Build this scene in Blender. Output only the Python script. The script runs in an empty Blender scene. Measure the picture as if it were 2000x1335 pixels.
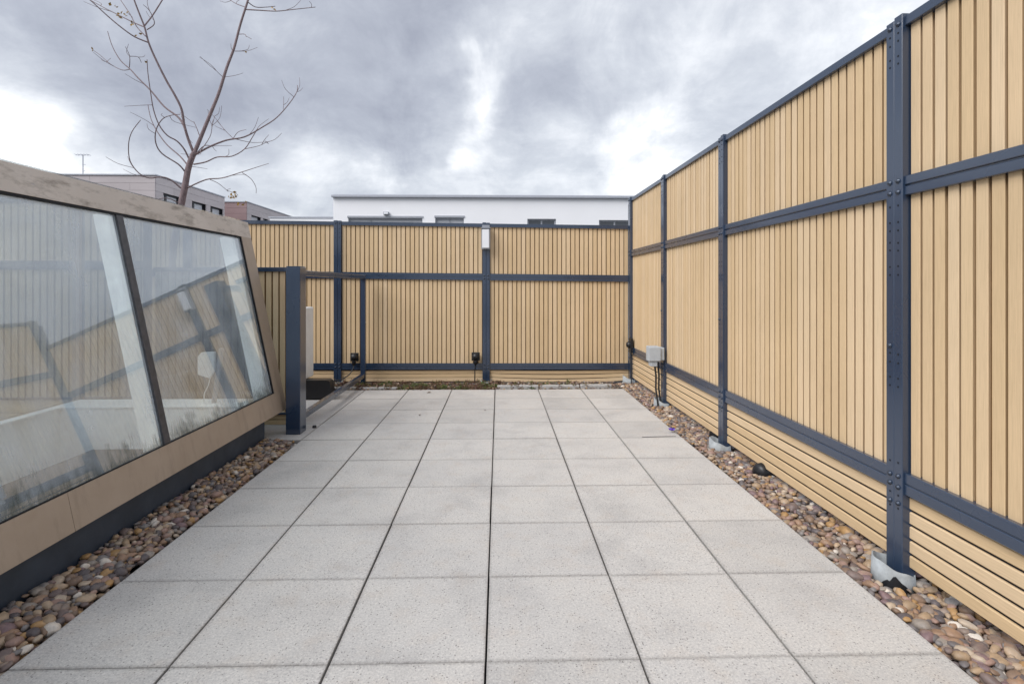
import bpy, bmesh, math, random
from mathutils import Vector, Matrix, noise as mnoise
R = math.radians
random.seed(7)
scene = bpy.context.scene
COL = scene.collection

# ------------------------------------------------------------------ camera
F, H, HOR = 1045.0, 1.443, 558.0         # focal length in photo pixels, eye height, horizon row
YAW = math.atan(26.0 / F)
cam_d = bpy.data.cameras.new('camera')
cam = bpy.data.objects.new('camera', cam_d); COL.objects.link(cam)
cam_d.sensor_width = 36.0; cam_d.lens = 36.0 * F / 2000.0
cam_d.shift_y = -(667.5 - HOR) / 2000.0
cam_d.clip_start = 0.02; cam_d.clip_end = 4000
cam.location = (0, 0, H); cam.rotation_euler = (R(90), 0, -YAW)
scene.camera = cam

def pdir(px, py):
    xc, zc = (px - 1000.0) / F, (HOR - py) / F
    s, c = math.sin(YAW), math.cos(YAW)
    return Vector((xc * c + s, c - xc * s, zc))
def at_y(px, py, y):                       # pixel -> point on the plane y = const
    d = pdir(px, py); return Vector((0, 0, H)) + d * (y / d.y)
def at_z(px, py, z):
    d = pdir(px, py); return Vector((0, 0, H)) + d * ((z - H) / d.z)

# ------------------------------------------------------------------ light
SUN_EL, SUN_AZ = R(44), R(-128)            # azimuth from +Y, clockwise: from behind and the left
sun_dir = Vector((math.sin(SUN_AZ) * math.cos(SUN_EL), math.cos(SUN_AZ) * math.cos(SUN_EL), math.sin(SUN_EL)))
sl = bpy.data.lights.new('sun', 'SUN'); sl.energy = 1.5; sl.angle = R(40); sl.color = (1.0, 0.97, 0.945)
so = bpy.data.objects.new('sun', sl); COL.objects.link(so)
so.rotation_euler = sun_dir.to_track_quat('Z', 'Y').to_euler(); so.location = (-5, -5, 12)

scene.view_settings.view_transform = 'Standard'
scene.view_settings.look = 'None'
scene.view_settings.exposure = 1.2
scene.view_settings.gamma = 1.0
scene.view_settings.use_curve_mapping = False

world = bpy.data.worlds.new('World'); scene.world = world; world.use_nodes = True
def build_world():
    nt = world.node_tree; N = nt.nodes; L = nt.links; N.clear()
    out = N.new('ShaderNodeOutputWorld')
    sky = N.new('ShaderNodeTexSky'); sky.sky_type = 'NISHITA'; sky.sun_disc = False
    sky.sun_elevation = SUN_EL; sky.sun_rotation = SUN_AZ
    bg1 = N.new('ShaderNodeBackground'); bg1.inputs['Strength'].default_value = 0.08
    L.new(sky.outputs[0], bg1.inputs['Color'])
    tc = N.new('ShaderNodeTexCoord')
    def vm(op, a, b=None):
        n = N.new('ShaderNodeVectorMath'); n.operation = op
        for i, v in enumerate((a, b)):
            if v is None: continue
            if isinstance(v, (tuple, Vector)): n.inputs[i].default_value = v
            else: L.new(v, n.inputs[i])
        return n
    def ma(op, a, b=None, c=None):
        n = N.new('ShaderNodeMath'); n.operation = op
        for i, v in enumerate((a, b, c)):
            if v is None: continue
            if isinstance(v, (int, float)): n.inputs[i].default_value = v
            else: L.new(v, n.inputs[i])
        return n.outputs[0]
    d = vm('NORMALIZE', tc.outputs['Generated']).outputs[0]
    sx = N.new('ShaderNodeSeparateXYZ'); L.new(d, sx.inputs[0])
    zz = ma('ADD', ma('MAXIMUM', sx.outputs[2], 0.0), 0.22)
    cx = N.new('ShaderNodeCombineXYZ')
    L.new(ma('DIVIDE', sx.outputs[0], zz), cx.inputs[0]); L.new(ma('DIVIDE', sx.outputs[1], zz), cx.inputs[1])
    def noise(vec, scale, detail, rough, dist=0.0, off=(0, 0, 0)):
        n = N.new('ShaderNodeTexNoise'); n.inputs['Scale'].default_value = scale
        n.inputs['Detail'].default_value = detail; n.inputs['Roughness'].default_value = rough
        n.inputs['Distortion'].default_value = dist
        L.new(vm('ADD', vec, off).outputs[0], n.inputs['Vector']); return n
    plane = cx.outputs[0]
    big = noise(plane, 1.5, 12, 0.60, 0.15, (3.1, 1.7, 0.4))
    fine = noise(d, 6.5, 12, 0.64, 0.4, (0.7, 2.2, 5.0))
    warp = noise(d, 3.2, 6, 0.55, 0.0, (9.0, 1.0, 2.0))
    wv = vm('SCALE', vm('SUBTRACT', warp.outputs['Color'], (0.5, 0.5, 0.5)).outputs[0]); wv.inputs['Scale'].default_value = 0.22
    dw = vm('ADD', d, wv.outputs[0]).outputs[0]
    val = ma('MULTIPLY_ADD', big.outputs[0], 1.10, 0.03)
    val = ma('ADD', val, ma('MULTIPLY_ADD', fine.outputs[0], 0.95, -0.475))
    blobs = [(950, 120, .028, .30), (958, 170, .030, .34), (962, 215, .026, .28), (930, 265, .034, .30), (600, 300, .08, .42), (735, 305, .06, .40),
             (850, 325, .08, .26), (10, 245, .07, .28), (60, 310, .09, .32), (200, 335, .12, .24), (1290, 270, .05, .28), (1230, 330, .07, .26), (480, 330, .09, .24),
             (1050, 355, .14, .12), (1550, 100, .42, .08), (1000, 40, .16, .04), (60, 150, .16, -.06),
             (740, 60, .26, -.14), (700, 180, .20, -.15), (850, 210, .11, -.17), (470, 120, .24, -.13), (450, 230, .14, -.13), (1150, 200, .14, -.06), (230, 220, .16, -.12),
             (880, 60, .12, -.12), (1090, 260, .12, -.08), (200, 40, .22, -.10)]
    for px, py, rad, amp in blobs:
        c = pdir(px, py).normalized()
        ds = vm('DISTANCE', dw, c)
        mr = N.new('ShaderNodeMapRange'); mr.interpolation_type = 'SMOOTHERSTEP'
        L.new(ds.outputs['Value'], mr.inputs['Value'])
        mr.inputs['From Min'].default_value = 0.0; mr.inputs['From Max'].default_value = rad * 1.6
        mr.inputs['To Min'].default_value = amp; mr.inputs['To Max'].default_value = 0.0
        val = ma('ADD', val, mr.outputs[0])
    cr = N.new('ShaderNodeValToRGB'); L.new(val, cr.inputs[0])
    e = cr.color_ramp.elements
    e[0].position = 0.10; e[0].color = (0.190, 0.202, 0.240, 1)
    e[1].position = 1.05; e[1].color = (0.66, 0.665, 0.675, 1)
    m = e.new(0.35); m.color = (0.245, 0.260, 0.298, 1)
    m = e.new(0.60); m.color = (0.335, 0.352, 0.384, 1)
    m = e.new(0.82); m.color = (0.455, 0.468, 0.490, 1)
    bg2 = N.new('ShaderNodeBackground'); bg2.inputs['Strength'].default_value = 0.94
    L.new(cr.outputs[0], bg2.inputs['Color'])
    mx = N.new('ShaderNodeMixShader'); mx.inputs[0].default_value = 0.94
    L.new(bg1.outputs[0], mx.inputs[1]); L.new(bg2.outputs[0], mx.inputs[2])
    L.new(mx.outputs[0], out.inputs[0])
build_world()

# ------------------------------------------------------------------ materials
def new_mat(name):
    m = bpy.data.materials.new(name); m.use_nodes = True
    nt = m.node_tree; b = nt.nodes['Principled BSDF']
    return m, nt, nt.nodes, nt.links, b
def setp(b, **k):
    for n, v in k.items():
        b.inputs[n.replace('_', ' ')].default_value = v
def mapped(nt, scale, source='position'):
    N, L = nt.nodes, nt.links
    if source == 'position':
        s = N.new('ShaderNodeNewGeometry').outputs['Position']
    else:
        s = N.new('ShaderNodeTexCoord').outputs[source]
    mp = N.new('ShaderNodeMapping'); mp.inputs['Scale'].default_value = scale
    L.new(s, mp.inputs[0]); return mp.outputs[0]
def tnoise(nt, vec, scale=1, detail=4, rough=.5):
    n = nt.nodes.new('ShaderNodeTexNoise'); n.inputs['Scale'].default_value = scale
    n.inputs['Detail'].default_value = detail; n.inputs['Roughness'].default_value = rough
    nt.links.new(vec, n.inputs['Vector']); return n.outputs[0]
def ramp(nt, fac, stops, interp='LINEAR'):
    n = nt.nodes.new('ShaderNodeValToRGB'); nt.links.new(fac, n.inputs[0])
    n.color_ramp.interpolation = interp
    e = n.color_ramp.elements
    e[0].position, e[0].color = stops[0][0], tuple(stops[0][1]) + (1,)
    e[1].position, e[1].color = stops[-1][0], tuple(stops[-1][1]) + (1,)
    for p, c in stops[1:-1]:
        x = e.new(p); x.color = tuple(c) + (1,)
    return n.outputs[0]
def mixc(nt, fac, a, b, mode='MIX'):
    n = nt.nodes.new('ShaderNodeMix'); n.data_type = 'RGBA'; n.blend_type = mode
    for i, v in ((0, fac), (6, a), (7, b)):
        if isinstance(v, (int, float)): n.inputs[i].default_value = v
        elif isinstance(v, tuple): n.inputs[i].default_value = v + (1,) if len(v) == 3 else v
        else: nt.links.new(v, n.inputs[i])
    return n.outputs[2]
def mathn(nt, op, a, b=None, c=None):
    n = nt.nodes.new('ShaderNodeMath'); n.operation = op
    for i, v in enumerate((a, b, c)):
        if v is None: continue
        if isinstance(v, (int, float)): n.inputs[i].default_value = v
        else: nt.links.new(v, n.inputs[i])
    return n.outputs[0]
def bump(nt, b, h, strength=.3, dist=.002):
    n = nt.nodes.new('ShaderNodeBump'); n.inputs['Strength'].default_value = strength
    n.inputs['Distance'].default_value = dist
    nt.links.new(h, n.inputs['Height']); nt.links.new(n.outputs[0], b.inputs['Normal'])
M = {}
def mat_plain(name, col, rough=.5, metal=0.0, var=.12, nscale=9.0, spec=.5, bmp=0.0, stretch=(1, 1, 1)):
    m, nt, N, L, b = new_mat(name)
    v = mapped(nt, stretch)
    n = tnoise(nt, v, nscale, 6, .6)
    lo = tuple(c * (1 - var) for c in col); hi = tuple(min(1, c * (1 + var)) for c in col)
    L.new(ramp(nt, n, [(.3, lo), (.7, hi)]), b.inputs['Base Color'])
    n2 = tnoise(nt, v, nscale * 2.7, 5, .6)
    L.new(mathn(nt, 'MULTIPLY_ADD', n2, .24, rough - .12), b.inputs['Roughness'])
    setp(b, Metallic=metal); b.inputs['Specular IOR Level'].default_value = spec
    if bmp: bump(nt, b, tnoise(nt, v, nscale * 14, 3, .6), bmp, .001)
    M[name] = m; return m
def mat_wood(name, stretch):
    m, nt, N, L, b = new_mat(name)
    v = mapped(nt, stretch)
    g = tnoise(nt, v, 1.0, 5, .65)
    rnd = N.new('ShaderNodeObjectInfo').outputs['Random']
    base = ramp(nt, rnd, [(0, (.600, .440, .262)), (.3, (.640, .478, .298)), (.6, (.672, .515, .338)), (.8, (.622, .460, .275)), (1, (.610, .452, .278))])
    c = mixc(nt, 1.0, base, ramp(nt, g, [(.28, (.84, .83, .81)), (.5, (.98, .98, .98)), (.75, (1.07, 1.06, 1.05))]), 'MULTIPLY')
    big = tnoise(nt, mapped(nt, (1, 1, 1)), 1.3, 4, .6)
    c = mixc(nt, 1.0, c, ramp(nt, big, [(.3, (.93, .93, .92)), (.7, (1.04, 1.04, 1.04))]), 'MULTIPLY')
    L.new(c, b.inputs['Base Color']); setp(b, Roughness=.62)
    b.inputs['Specular IOR Level'].default_value = .35
    bump(nt, b, g, .35, .0012)
    M[name] = m
mat_wood('slat_upright', (260, 260, 7)); mat_wood('board_along', (260, 7, 260)); mat_wood('board_across', (7, 260, 260))
mat_plain('groove', (.22, .125, .05), .7, var=.15, nscale=30)  # backing wood coloured darker to stand for the shade inside the grooves
def mat_navy():
    m, nt, N, L, b = new_mat('navy')
    big = tnoise(nt, mapped(nt, (1, 1, 1)), 1.8, 4, .5)
    c = ramp(nt, big, [(.3, (.017, .034, .070)), (.7, (.023, .042, .082))])
    scuff = tnoise(nt, mapped(nt, (30, 30, 9)), 1.0, 8, .75)
    c = mixc(nt, ramp(nt, scuff, [(.68, (0, 0, 0)), (.80, (.5, .5, .5))]), c, (.16, .17, .19))
    L.new(c, b.inputs['Base Color'])
    L.new(ramp(nt, big, [(.3, (.22, .22, .22)), (.7, (.34, .34, .34))]), b.inputs['Roughness'])
    b.inputs['Specular IOR Level'].default_value = .7
    b.inputs['Coat Weight'].default_value = .5; b.inputs['Coat Roughness'].default_value = .10
    M['navy'] = m
mat_navy()
mat_plain('bolt_metal', (.055, .07, .10), .38, .5, var=.2, nscale=60)
mat_plain('hole', (.006, .007, .010), .8, var=.1)
mat_plain('membrane', (.045, .060, .086), .55, var=.25, nscale=5, spec=.4, bmp=.12)
mat_plain('black_plastic', (.010, .011, .014), .42, var=.2, nscale=20)
mat_plain('grey_plastic', (.40, .43, .46), .45, var=.07, nscale=12)
mat_plain('white_paint', (.72, .74, .75), .5, var=.05, nscale=5)
mat_plain('white_interior', (.86, .89, .89), .6, var=.07, nscale=3)
mat_plain('diffuser', (.74, .76, .80), .35, var=.03)
mat_plain('lamp_grey', (.30, .32, .36), .4, .3, var=.06)
mat_plain('render_white', (.82, .83, .86), .85, var=.025, nscale=.6)
mat_plain('roof_edge', (.40, .42, .47), .5, .2, var=.08)
mat_plain('window_frame', (.34, .36, .40), .5, var=.08)
mat_plain('dark_frame', (.03, .032, .04), .5, var=.1)
mat_plain('blind', (.52, .54, .58), .7, var=.06, nscale=3)
mat_plain('deck', (.055, .052, .05), .9, var=.3, nscale=20)
mat_plain('soil', (.085, .068, .055), .95, var=.45, nscale=40, bmp=.6)
mat_plain('kerb', (.40, .395, .39), .9, var=.16, nscale=30, bmp=.4)
mat_plain('ground', (.09, .092, .09), .9, var=.3, nscale=.05)
mat_plain('purple', (.10, .035, .42), .6, var=.3, nscale=80)
mat_plain('leaf_dry', (.36, .23, .055), .7, var=.35, nscale=30)
mat_plain('twig', (.10, .07, .05), .8, var=.3, nscale=30)
mat_plain('mullion_dark', (.058, .058, .066), .5, .1, var=.3, nscale=30)
mat_plain('collar', (.31, .335, .35), .75, .0, var=.30, nscale=16, bmp=.1)
mat_plain('galvanised', (.34, .36, .38), .42, .55, var=.15, nscale=40)

def mat_frame():
    m, nt, N, L, b = new_mat('champagne')
    n = tnoise(nt, mapped(nt, (1, 1, 1)), 3.5, 7, .65)
    c = ramp(nt, n, [(.3, (.355, .285, .222)), (.7, (.410, .335, .270))])
    st = tnoise(nt, mapped(nt, (3, 14, 3)), 1.0, 8, .7)
    c = mixc(nt, ramp(nt, st, [(.52, (0, 0, 0)), (.75, (.45, .45, .45))]), c, (.20, .165, .13))
    L.new(c, b.inputs['Base Color']); setp(b, Roughness=.5, Metallic=.12)
    M['champagne'] = m
mat_frame()
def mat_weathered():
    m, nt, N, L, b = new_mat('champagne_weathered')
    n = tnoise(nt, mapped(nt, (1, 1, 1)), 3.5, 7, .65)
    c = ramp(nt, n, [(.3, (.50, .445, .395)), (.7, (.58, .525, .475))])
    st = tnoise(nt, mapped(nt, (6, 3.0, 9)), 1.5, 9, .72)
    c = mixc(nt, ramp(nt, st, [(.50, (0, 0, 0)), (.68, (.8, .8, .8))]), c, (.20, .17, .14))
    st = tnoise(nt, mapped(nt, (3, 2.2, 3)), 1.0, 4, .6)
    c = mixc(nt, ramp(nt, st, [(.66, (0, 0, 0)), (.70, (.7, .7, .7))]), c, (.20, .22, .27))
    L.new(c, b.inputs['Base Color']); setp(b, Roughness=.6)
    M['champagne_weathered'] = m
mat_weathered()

def mat_paver():
    m, nt, N, L, b = new_mat('paver')
    p = mapped(nt, (1, 1, 1))
    rnd = N.new('ShaderNodeObjectInfo').outputs['Random']
    base = ramp(nt, rnd, [(0, (.455, .443, .430)), (.3, (.540, .525, .506)), (.65, (.492, .480, .468)), (1, (.550, .532, .510))])
    stain = tnoise(nt, p, 2.2, 7, .62)
    c = mixc(nt, 1.0, base, ramp(nt, stain, [(.25, (.80, .80, .81)), (.5, (1, 1, 1)), (.75, (1.08, 1.07, 1.05))]), 'MULTIPLY')
    warm = tnoise(nt, p, 7.0, 4, .6)
    c = mixc(nt, ramp(nt, warm, [(.52, (0, 0, 0)), (.78, (.38, .38, .38))]), c, (.475, .405, .345))
    sp = tnoise(nt, p, 105, 5, .85)
    c = mixc(nt, 1.0, c, ramp(nt, sp, [(.30, (.38, .38, .40)), (.43, (.86, .86, .87)), (.57, (1.05, 1.05, 1.04)), (.72, (1.36, 1.34, 1.30))]), 'MULTIPLY')
    vo = N.new('ShaderNodeTexVoronoi'); vo.inputs['Scale'].default_value = 105; L.new(p, vo.inputs['Vector'])
    rc = N.new('ShaderNodeSeparateColor'); L.new(vo.outputs['Color'], rc.inputs[0])
    dk = mathn(nt, 'MULTIPLY', mathn(nt, 'LESS_THAN', vo.outputs['Distance'], .34), mathn(nt, 'LESS_THAN', rc.outputs[0], .13))
    c = mixc(nt, mathn(nt, 'MULTIPLY', dk, .62), c, (.11, .10, .095))
    wt = mathn(nt, 'MULTIPLY', mathn(nt, 'LESS_THAN', vo.outputs['Distance'], .36), mathn(nt, 'GREATER_THAN', rc.outputs[1], .88))
    c = mixc(nt, mathn(nt, 'MULTIPLY', wt, .30), c, (.72, .70, .67))
    # pitted, dirty rim along the joints (object space: slab is 0.6 wide)
    oc = N.new('ShaderNodeSeparateXYZ'); L.new(N.new('ShaderNodeTexCoord').outputs['Object'], oc.inputs[0])
    ed = mathn(nt, 'MAXIMUM', mathn(nt, 'ABSOLUTE', oc.outputs[0]), mathn(nt, 'ABSOLUTE', oc.outputs[1]))
    edn = mathn(nt, 'ADD', ed, mathn(nt, 'MULTIPLY_ADD', tnoise(nt, p, 70, 5, .75), .05, -.025))
    rim = N.new('ShaderNodeMapRange'); L.new(edn, rim.inputs[0])
    rim.inputs[1].default_value = .283; rim.inputs[2].default_value = .306; rim.inputs[3].default_value = 0; rim.inputs[4].default_value = .75
    c = mixc(nt, rim.outputs[0], c, (.20, .19, .18))
    L.new(c, b.inputs['Base Color']); setp(b, Roughness=.92); b.inputs['Specular IOR Level'].default_value = .25
    bump(nt, b, sp, .55, .0018)
    M['paver'] = m
mat_paver()

PEB = [(0, (.200, .135, .095)), (.09, (.28, .178, .118)), (.18, (.155, .115, .105)), (.27, (.33, .235, .15)), (.36, (.105, .088, .09)),
       (.44, (.29, .19, .155)), (.53, (.225, .175, .145)), (.62, (.39, .29, .20)), (.69, (.18, .12, .125)), (.75, (.35, .21, .09)),
       (.80, (.27, .235, .205)), (.86, (.20, .185, .18)), (.91, (.42, .34, .26)), (.945, (.13, .115, .115)), (.975, (.58, .53, .47)), (1, (.09, .085, .09))]
def mat_pebble(name, island):
    m, nt, N, L, b = new_mat(name)
    rnd = N.new('ShaderNodeNewGeometry').outputs['Random Per Island'] if island else N.new('ShaderNodeObjectInfo').outputs['Random']
    c = ramp(nt, rnd, PEB, 'CONSTANT')
    n = tnoise(nt, mapped(nt, (1, 1, 1)), 38, 6, .65)
    c = mixc(nt, 1.0, c, ramp(nt, n, [(.25, (.72, .72, .74)), (.5, (1, 1, 1)), (.78, (1.35, 1.3, 1.22))]), 'MULTIPLY')
    vein = tnoise(nt, mapped(nt, (1, 1, 1)), 14, 3, .5)
    c = mixc(nt, ramp(nt, vein, [(.60, (0, 0, 0)), (.72, (.35, .35, .35))]), c, (.45, .36, .26))
    L.new(c, b.inputs['Base Color']); setp(b, Roughness=.55)
    bump(nt, b, n, .2, .002); M[name] = m
mat_pebble('pebble_single', False); mat_pebble('pebble_mass', True)

def mat_sedum():
    m, nt, N, L, b = new_mat('sedum')
    r = N.new('ShaderNodeNewGeometry').outputs['Random Per Island']
    big = tnoise(nt, mapped(nt, (1, 1, 1)), 4.5, 4, .6)
    a = ramp(nt, r, [(0, (.13, .055, .045)), (.4, (.21, .10, .07)), (.7, (.13, .11, .05)), (1, (.28, .17, .11))])
    g = ramp(nt, r, [(0, (.06, .10, .022)), (.5, (.12, .17, .04)), (1, (.20, .22, .06))])
    L.new(mixc(nt, ramp(nt, big, [(.50, (0, 0, 0)), (.60, (1, 1, 1))]), a, g), b.inputs['Base Color'])
    setp(b, Roughness=.6); M['sedum'] = m
    m, nt, N, L, b = new_mat('sedum_green')
    r = N.new('ShaderNodeNewGeometry').outputs['Random Per Island']
    L.new(ramp(nt, r, [(0, (.055, .085, .02)), (.5, (.10, .15, .03)), (.85, (.16, .19, .05)), (1, (.17, .08, .05))]), b.inputs['Base Color'])
    setp(b, Roughness=.6); M['sedum_green'] = m
mat_sedum()

def mat_bark():
    m, nt, N, L, b = new_mat('bark')
    n = tnoise(nt, mapped(nt, (60, 60, 14)), 1.0, 6, .65)
    L.new(ramp(nt, n, [(.3, (.11, .08, .088)), (.55, (.19, .14, .148)), (.8, (.32, .26, .265))]), b.inputs['Base Color'])
    setp(b, Roughness=.75); bump(nt, b, n, .4, .002); M['bark'] = m
mat_bark()

def mat_cladding():
    m, nt, N, L, b = new_mat('cladding')
    r = N.new('ShaderNodeObjectInfo').outputs['Random']
    c = ramp(nt, r, [(0, (.41, .37, .38)), (.5, (.45, .41, .42)), (1, (.48, .44, .45))])
    n = tnoise(nt, mapped(nt, (.4, .4, 2)), 2, 4, .6)
    c = mixc(nt, 1.0, c, ramp(nt, n, [(.3, (.94, .94, .94)), (.7, (1.05, 1.05, 1.05))]), 'MULTIPLY')
    L.new(c, b.inputs['Base Color']); setp(b, Roughness=.5); M['cladding'] = m
    mat_plain('cladding_red', (.27, .185, .19), .5, var=.08, nscale=1)
mat_cladding()

def mat_glass(name, dirty, tint, r0, rpow):
    m, nt, N, L, b = new_mat(name); N.remove(b)
    out = N['Material Output']
    tr = N.new('ShaderNodeBsdfTransparent'); tr.inputs[0].default_value = tint + (1,)
    gl = N.new('ShaderNodeBsdfGlossy'); gl.inputs['Roughness'].default_value = 0.0; gl.inputs[0].default_value = (.95, .97, 1, 1)
    lw = N.new('ShaderNodeLayerWeight'); lw.inputs[0].default_value = .5
    fac = mathn(nt, 'MULTIPLY_ADD', mathn(nt, 'POWER', lw.outputs['Facing'], rpow), 1 - r0, r0)
    mx = N.new('ShaderNodeMixShader'); L.new(fac, mx.inputs[0]); L.new(tr.outputs[0], mx.inputs[1]); L.new(gl.outputs[0], mx.inputs[2])
    last = mx.outputs[0]
    if dirty:
        sep = N.new('ShaderNodeSeparateXYZ'); L.new(N.new('ShaderNodeNewGeometry').outputs['Position'], sep.inputs[0])
        # pale film of grime plus painted-in sky reflection, run down in streaks from the top
        film = tnoise(nt, mapped(nt, (1, 1.5, 1.1)), 1.9, 7, .60)
        fine = tnoise(nt, mapped(nt, (1, 34, 3)), 1.0, 4, .6)
        ff = mathn(nt, 'MULTIPLY', ramp(nt, film, [(.32, (.08, .08, .08)), (.70, (.37, .37, .37))]), mathn(nt, 'MULTIPLY_ADD', fine, .5, .70))
        df = N.new('ShaderNodeBsdfDiffuse'); df.inputs[0].default_value = (.66, .73, .80, 1)
        m1 = N.new('ShaderNodeMixShader'); L.new(ff, m1.inputs[0]); L.new(last, m1.inputs[1]); L.new(df.outputs[0], m1.inputs[2])
        # algae creeping up from the bottom bead
        hz = N.new('ShaderNodeMapRange'); L.new(sep.outputs[2], hz.inputs[0])
        hz.inputs[1].default_value = .40; hz.inputs[2].default_value = .68; hz.inputs[3].default_value = .34; hz.inputs[4].default_value = -.06
        al = tnoise(nt, mapped(nt, (1, 26, 7)), 1.0, 8, .72)
        pat = tnoise(nt, mapped(nt, (1, 2.2, 2)), 1.0, 3, .5)
        a = mathn(nt, 'ADD', mathn(nt, 'ADD', al, hz.outputs[0]), mathn(nt, 'MULTIPLY_ADD', pat, .5, -.25))
        aa = ramp(nt, a, [(.66, (0, 0, 0)), (.92, (.75, .75, .75))])
        dg = N.new('ShaderNodeBsdfDiffuse'); dg.inputs[0].default_value = (.085, .10, .085, 1)
        m2 = N.new('ShaderNodeMixShader'); L.new(aa, m2.inputs[0]); L.new(m1.outputs[0], m2.inputs[1]); L.new(dg.outputs[0], m2.inputs[2])
        last = m2.outputs[0]
    L.new(last, out.inputs[0]); M[name] = m
mat_glass('glass_dirty_haze', True, (.955, .978, .976), .095, 2.7)
mat_glass('glass_tinted', False, (.60, .655, .69), .05, 3.5)
mat_glass('glass_clear', False, (.96, .98, .975), .03, 4.0)
def mat_pane():
    m, nt, N, L, b = new_mat('window_glass')
    setp(b, Base_Color=(.05, .06, .075, 1), Roughness=.06); b.inputs['Specular IOR Level'].default_value = .8
    M['window_glass'] = m
mat_pane()

# ------------------------------------------------------------------ mesh helpers
WL = {}                                     # world position of every object
def link(name, data, parent, loc):
    o = bpy.data.objects.new(name, data); COL.objects.link(o)
    loc = Vector(loc); WL[o] = loc
    if parent is not None:
        o.parent = parent; o.location = loc - WL[parent]
    else: o.location = loc
    return o
def tag(o, label=None, cat=None, group=None, kind=None):
    if label: o['label'] = label
    if cat: o['category'] = cat
    if group: o['group'] = group
    if kind: o['kind'] = kind
    return o
def thing(name, label, cat, loc=(0, 0, 0), group=None, kind=None):
    return tag(link(name, None, None, loc), label, cat, group, kind)
class G:
    """collects geometry in world coordinates; build() makes one mesh object with its origin at loc"""
    def __init__(s): s.v = []; s.f = []; s.sm = []
    def add(s, vs, fs, smooth=False):
        o = len(s.v); s.v += [Vector(v) for v in vs]
        s.f += [tuple(i + o for i in f) for f in fs]; s.sm += [smooth] * len(fs); return s
    def box(s, x0, x1, y0, y1, z0, z1, bev=0.0):
        if bev <= 0:
            v = [(x, y, z) for z in (z0, z1) for y in (y0, y1) for x in (x0, x1)]
            return s.add(v, [(0, 2, 3, 1), (4, 5, 7, 6), (0, 1, 5, 4), (2, 6, 7, 3), (0, 4, 6, 2), (1, 3, 7, 5)])
        bm = bmesh.new(); bmesh.ops.create_cube(bm, size=1)
        bmesh.ops.scale(bm, vec=(x1 - x0, y1 - y0, z1 - z0), verts=bm.verts)
        bmesh.ops.translate(bm, vec=((x0 + x1) / 2, (y0 + y1) / 2, (z0 + z1) / 2), verts=bm.verts)
        bmesh.ops.bevel(bm, geom=bm.edges[:], offset=bev, segments=1, affect='EDGES')
        bm.verts.index_update()
        s.add([v.co.copy() for v in bm.verts], [[v.index for v in f.verts] for f in bm.faces]); bm.free(); return s
    def prism(s, poly, axis, a, b):
        """polygon (2D) extruded along an axis from a to b"""
        n = len(poly)
        def P(p, t):
            return {'x': (t, p[0], p[1]), 'y': (p[0], t, p[1]), 'z': (p[0], p[1], t)}[axis]
        v = [P(p, a) for p in poly] + [P(p, b) for p in poly]
        return s.add(v, [tuple(range(n))[::-1], tuple(range(n, 2 * n))] + [(i, (i + 1) % n, (i + 1) % n + n, i + n) for i in range(n)])
    def tube(s, pts, rad, seg=8, caps=True):
        pts = [Vector(p) for p in pts]; n = len(pts)
        rad = [rad] * n if isinstance(rad, (int, float)) else rad
        o = len(s.v); ref = None; vs = []
        for i, p in enumerate(pts):
            t = (pts[min(i + 1, n - 1)] - pts[max(i - 1, 0)]).normalized()
            if ref is None:
                ref = Vector((0, 0, 1)) if abs(t.z) < .9 else Vector((1, 0, 0))
            a = (ref - t * ref.dot(t)).normalized(); ref = a; b = t.cross(a)
            for k in range(seg):
                w = 2 * math.pi * k / seg
                vs.append(p + (a * math.cos(w) + b * math.sin(w)) * rad[i])
        fs = [(i * seg + k, i * seg + (k + 1) % seg, (i + 1) * seg + (k + 1) % seg, (i + 1) * seg + k) for i in range(n - 1) for k in range(seg)]
        s.add(vs, fs, True)
        if caps: s.add([vs[k] for k in range(seg)], [tuple(range(seg))[::-1]]); s.add(vs[-seg:], [tuple(range(seg))])
        return s
    def lathe(s, prof, c, axis=(0, 0, 1), seg=20):
        """profile of (radius, height) turned about an axis through c"""
        q = Vector(axis).normalized().to_track_quat('Z', 'Y'); c = Vector(c)
        vs = [c + q @ Vector((r * math.cos(2 * math.pi * k / seg), r * math.sin(2 * math.pi * k / seg), h)) for r, h in prof for k in range(seg)]
        n = len(prof)
        fs = [(i * seg + k, i * seg + (k + 1) % seg, (i + 1) * seg + (k + 1) % seg, (i + 1) * seg + k) for i in range(n - 1) for k in range(seg)]
        s.add(vs, fs, True)
        s.add(vs[:seg], [tuple(range(seg))[::-1]]); s.add(vs[-seg:], [tuple(range(seg))]); return s
    def mesh(s, name, mat, loc):
        loc = Vector(loc); me = bpy.data.meshes.new(name)
        me.from_pydata([v - loc for v in s.v], [], s.f); me.update()
        me.polygons.foreach_set('use_smooth', s.sm)
        if mat: me.materials.append(M[mat])
        return me
    def build(s, name, mat, parent=None, loc=None):
        if loc is None:
            if parent is not None and not s.v: loc = WL[parent]
            mn = Vector((min(v.x for v in s.v), min(v.y for v in s.v), min(v.z for v in s.v)))
            mx_ = Vector((max(v.x for v in s.v), max(v.y for v in s.v), max(v.z for v in s.v)))
            loc = Vector(((mn.x + mx_.x) / 2, (mn.y + mx_.y) / 2, mn.z))
        return link(name, s.mesh(name, mat, loc), parent, loc)

# ------------------------------------------------------------------ the setting
g = G(); g.add([(-900, -300, -9.2), (900, -300, -9.2), (900, 2500, -9.2), (-900, 2500, -9.2)], [(0, 1, 2, 3)])
tag(g.build('ground', 'ground', loc=(0, 0, -9.2)), 'grey street level ground far below the roof terrace', 'ground', kind='structure')

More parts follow.
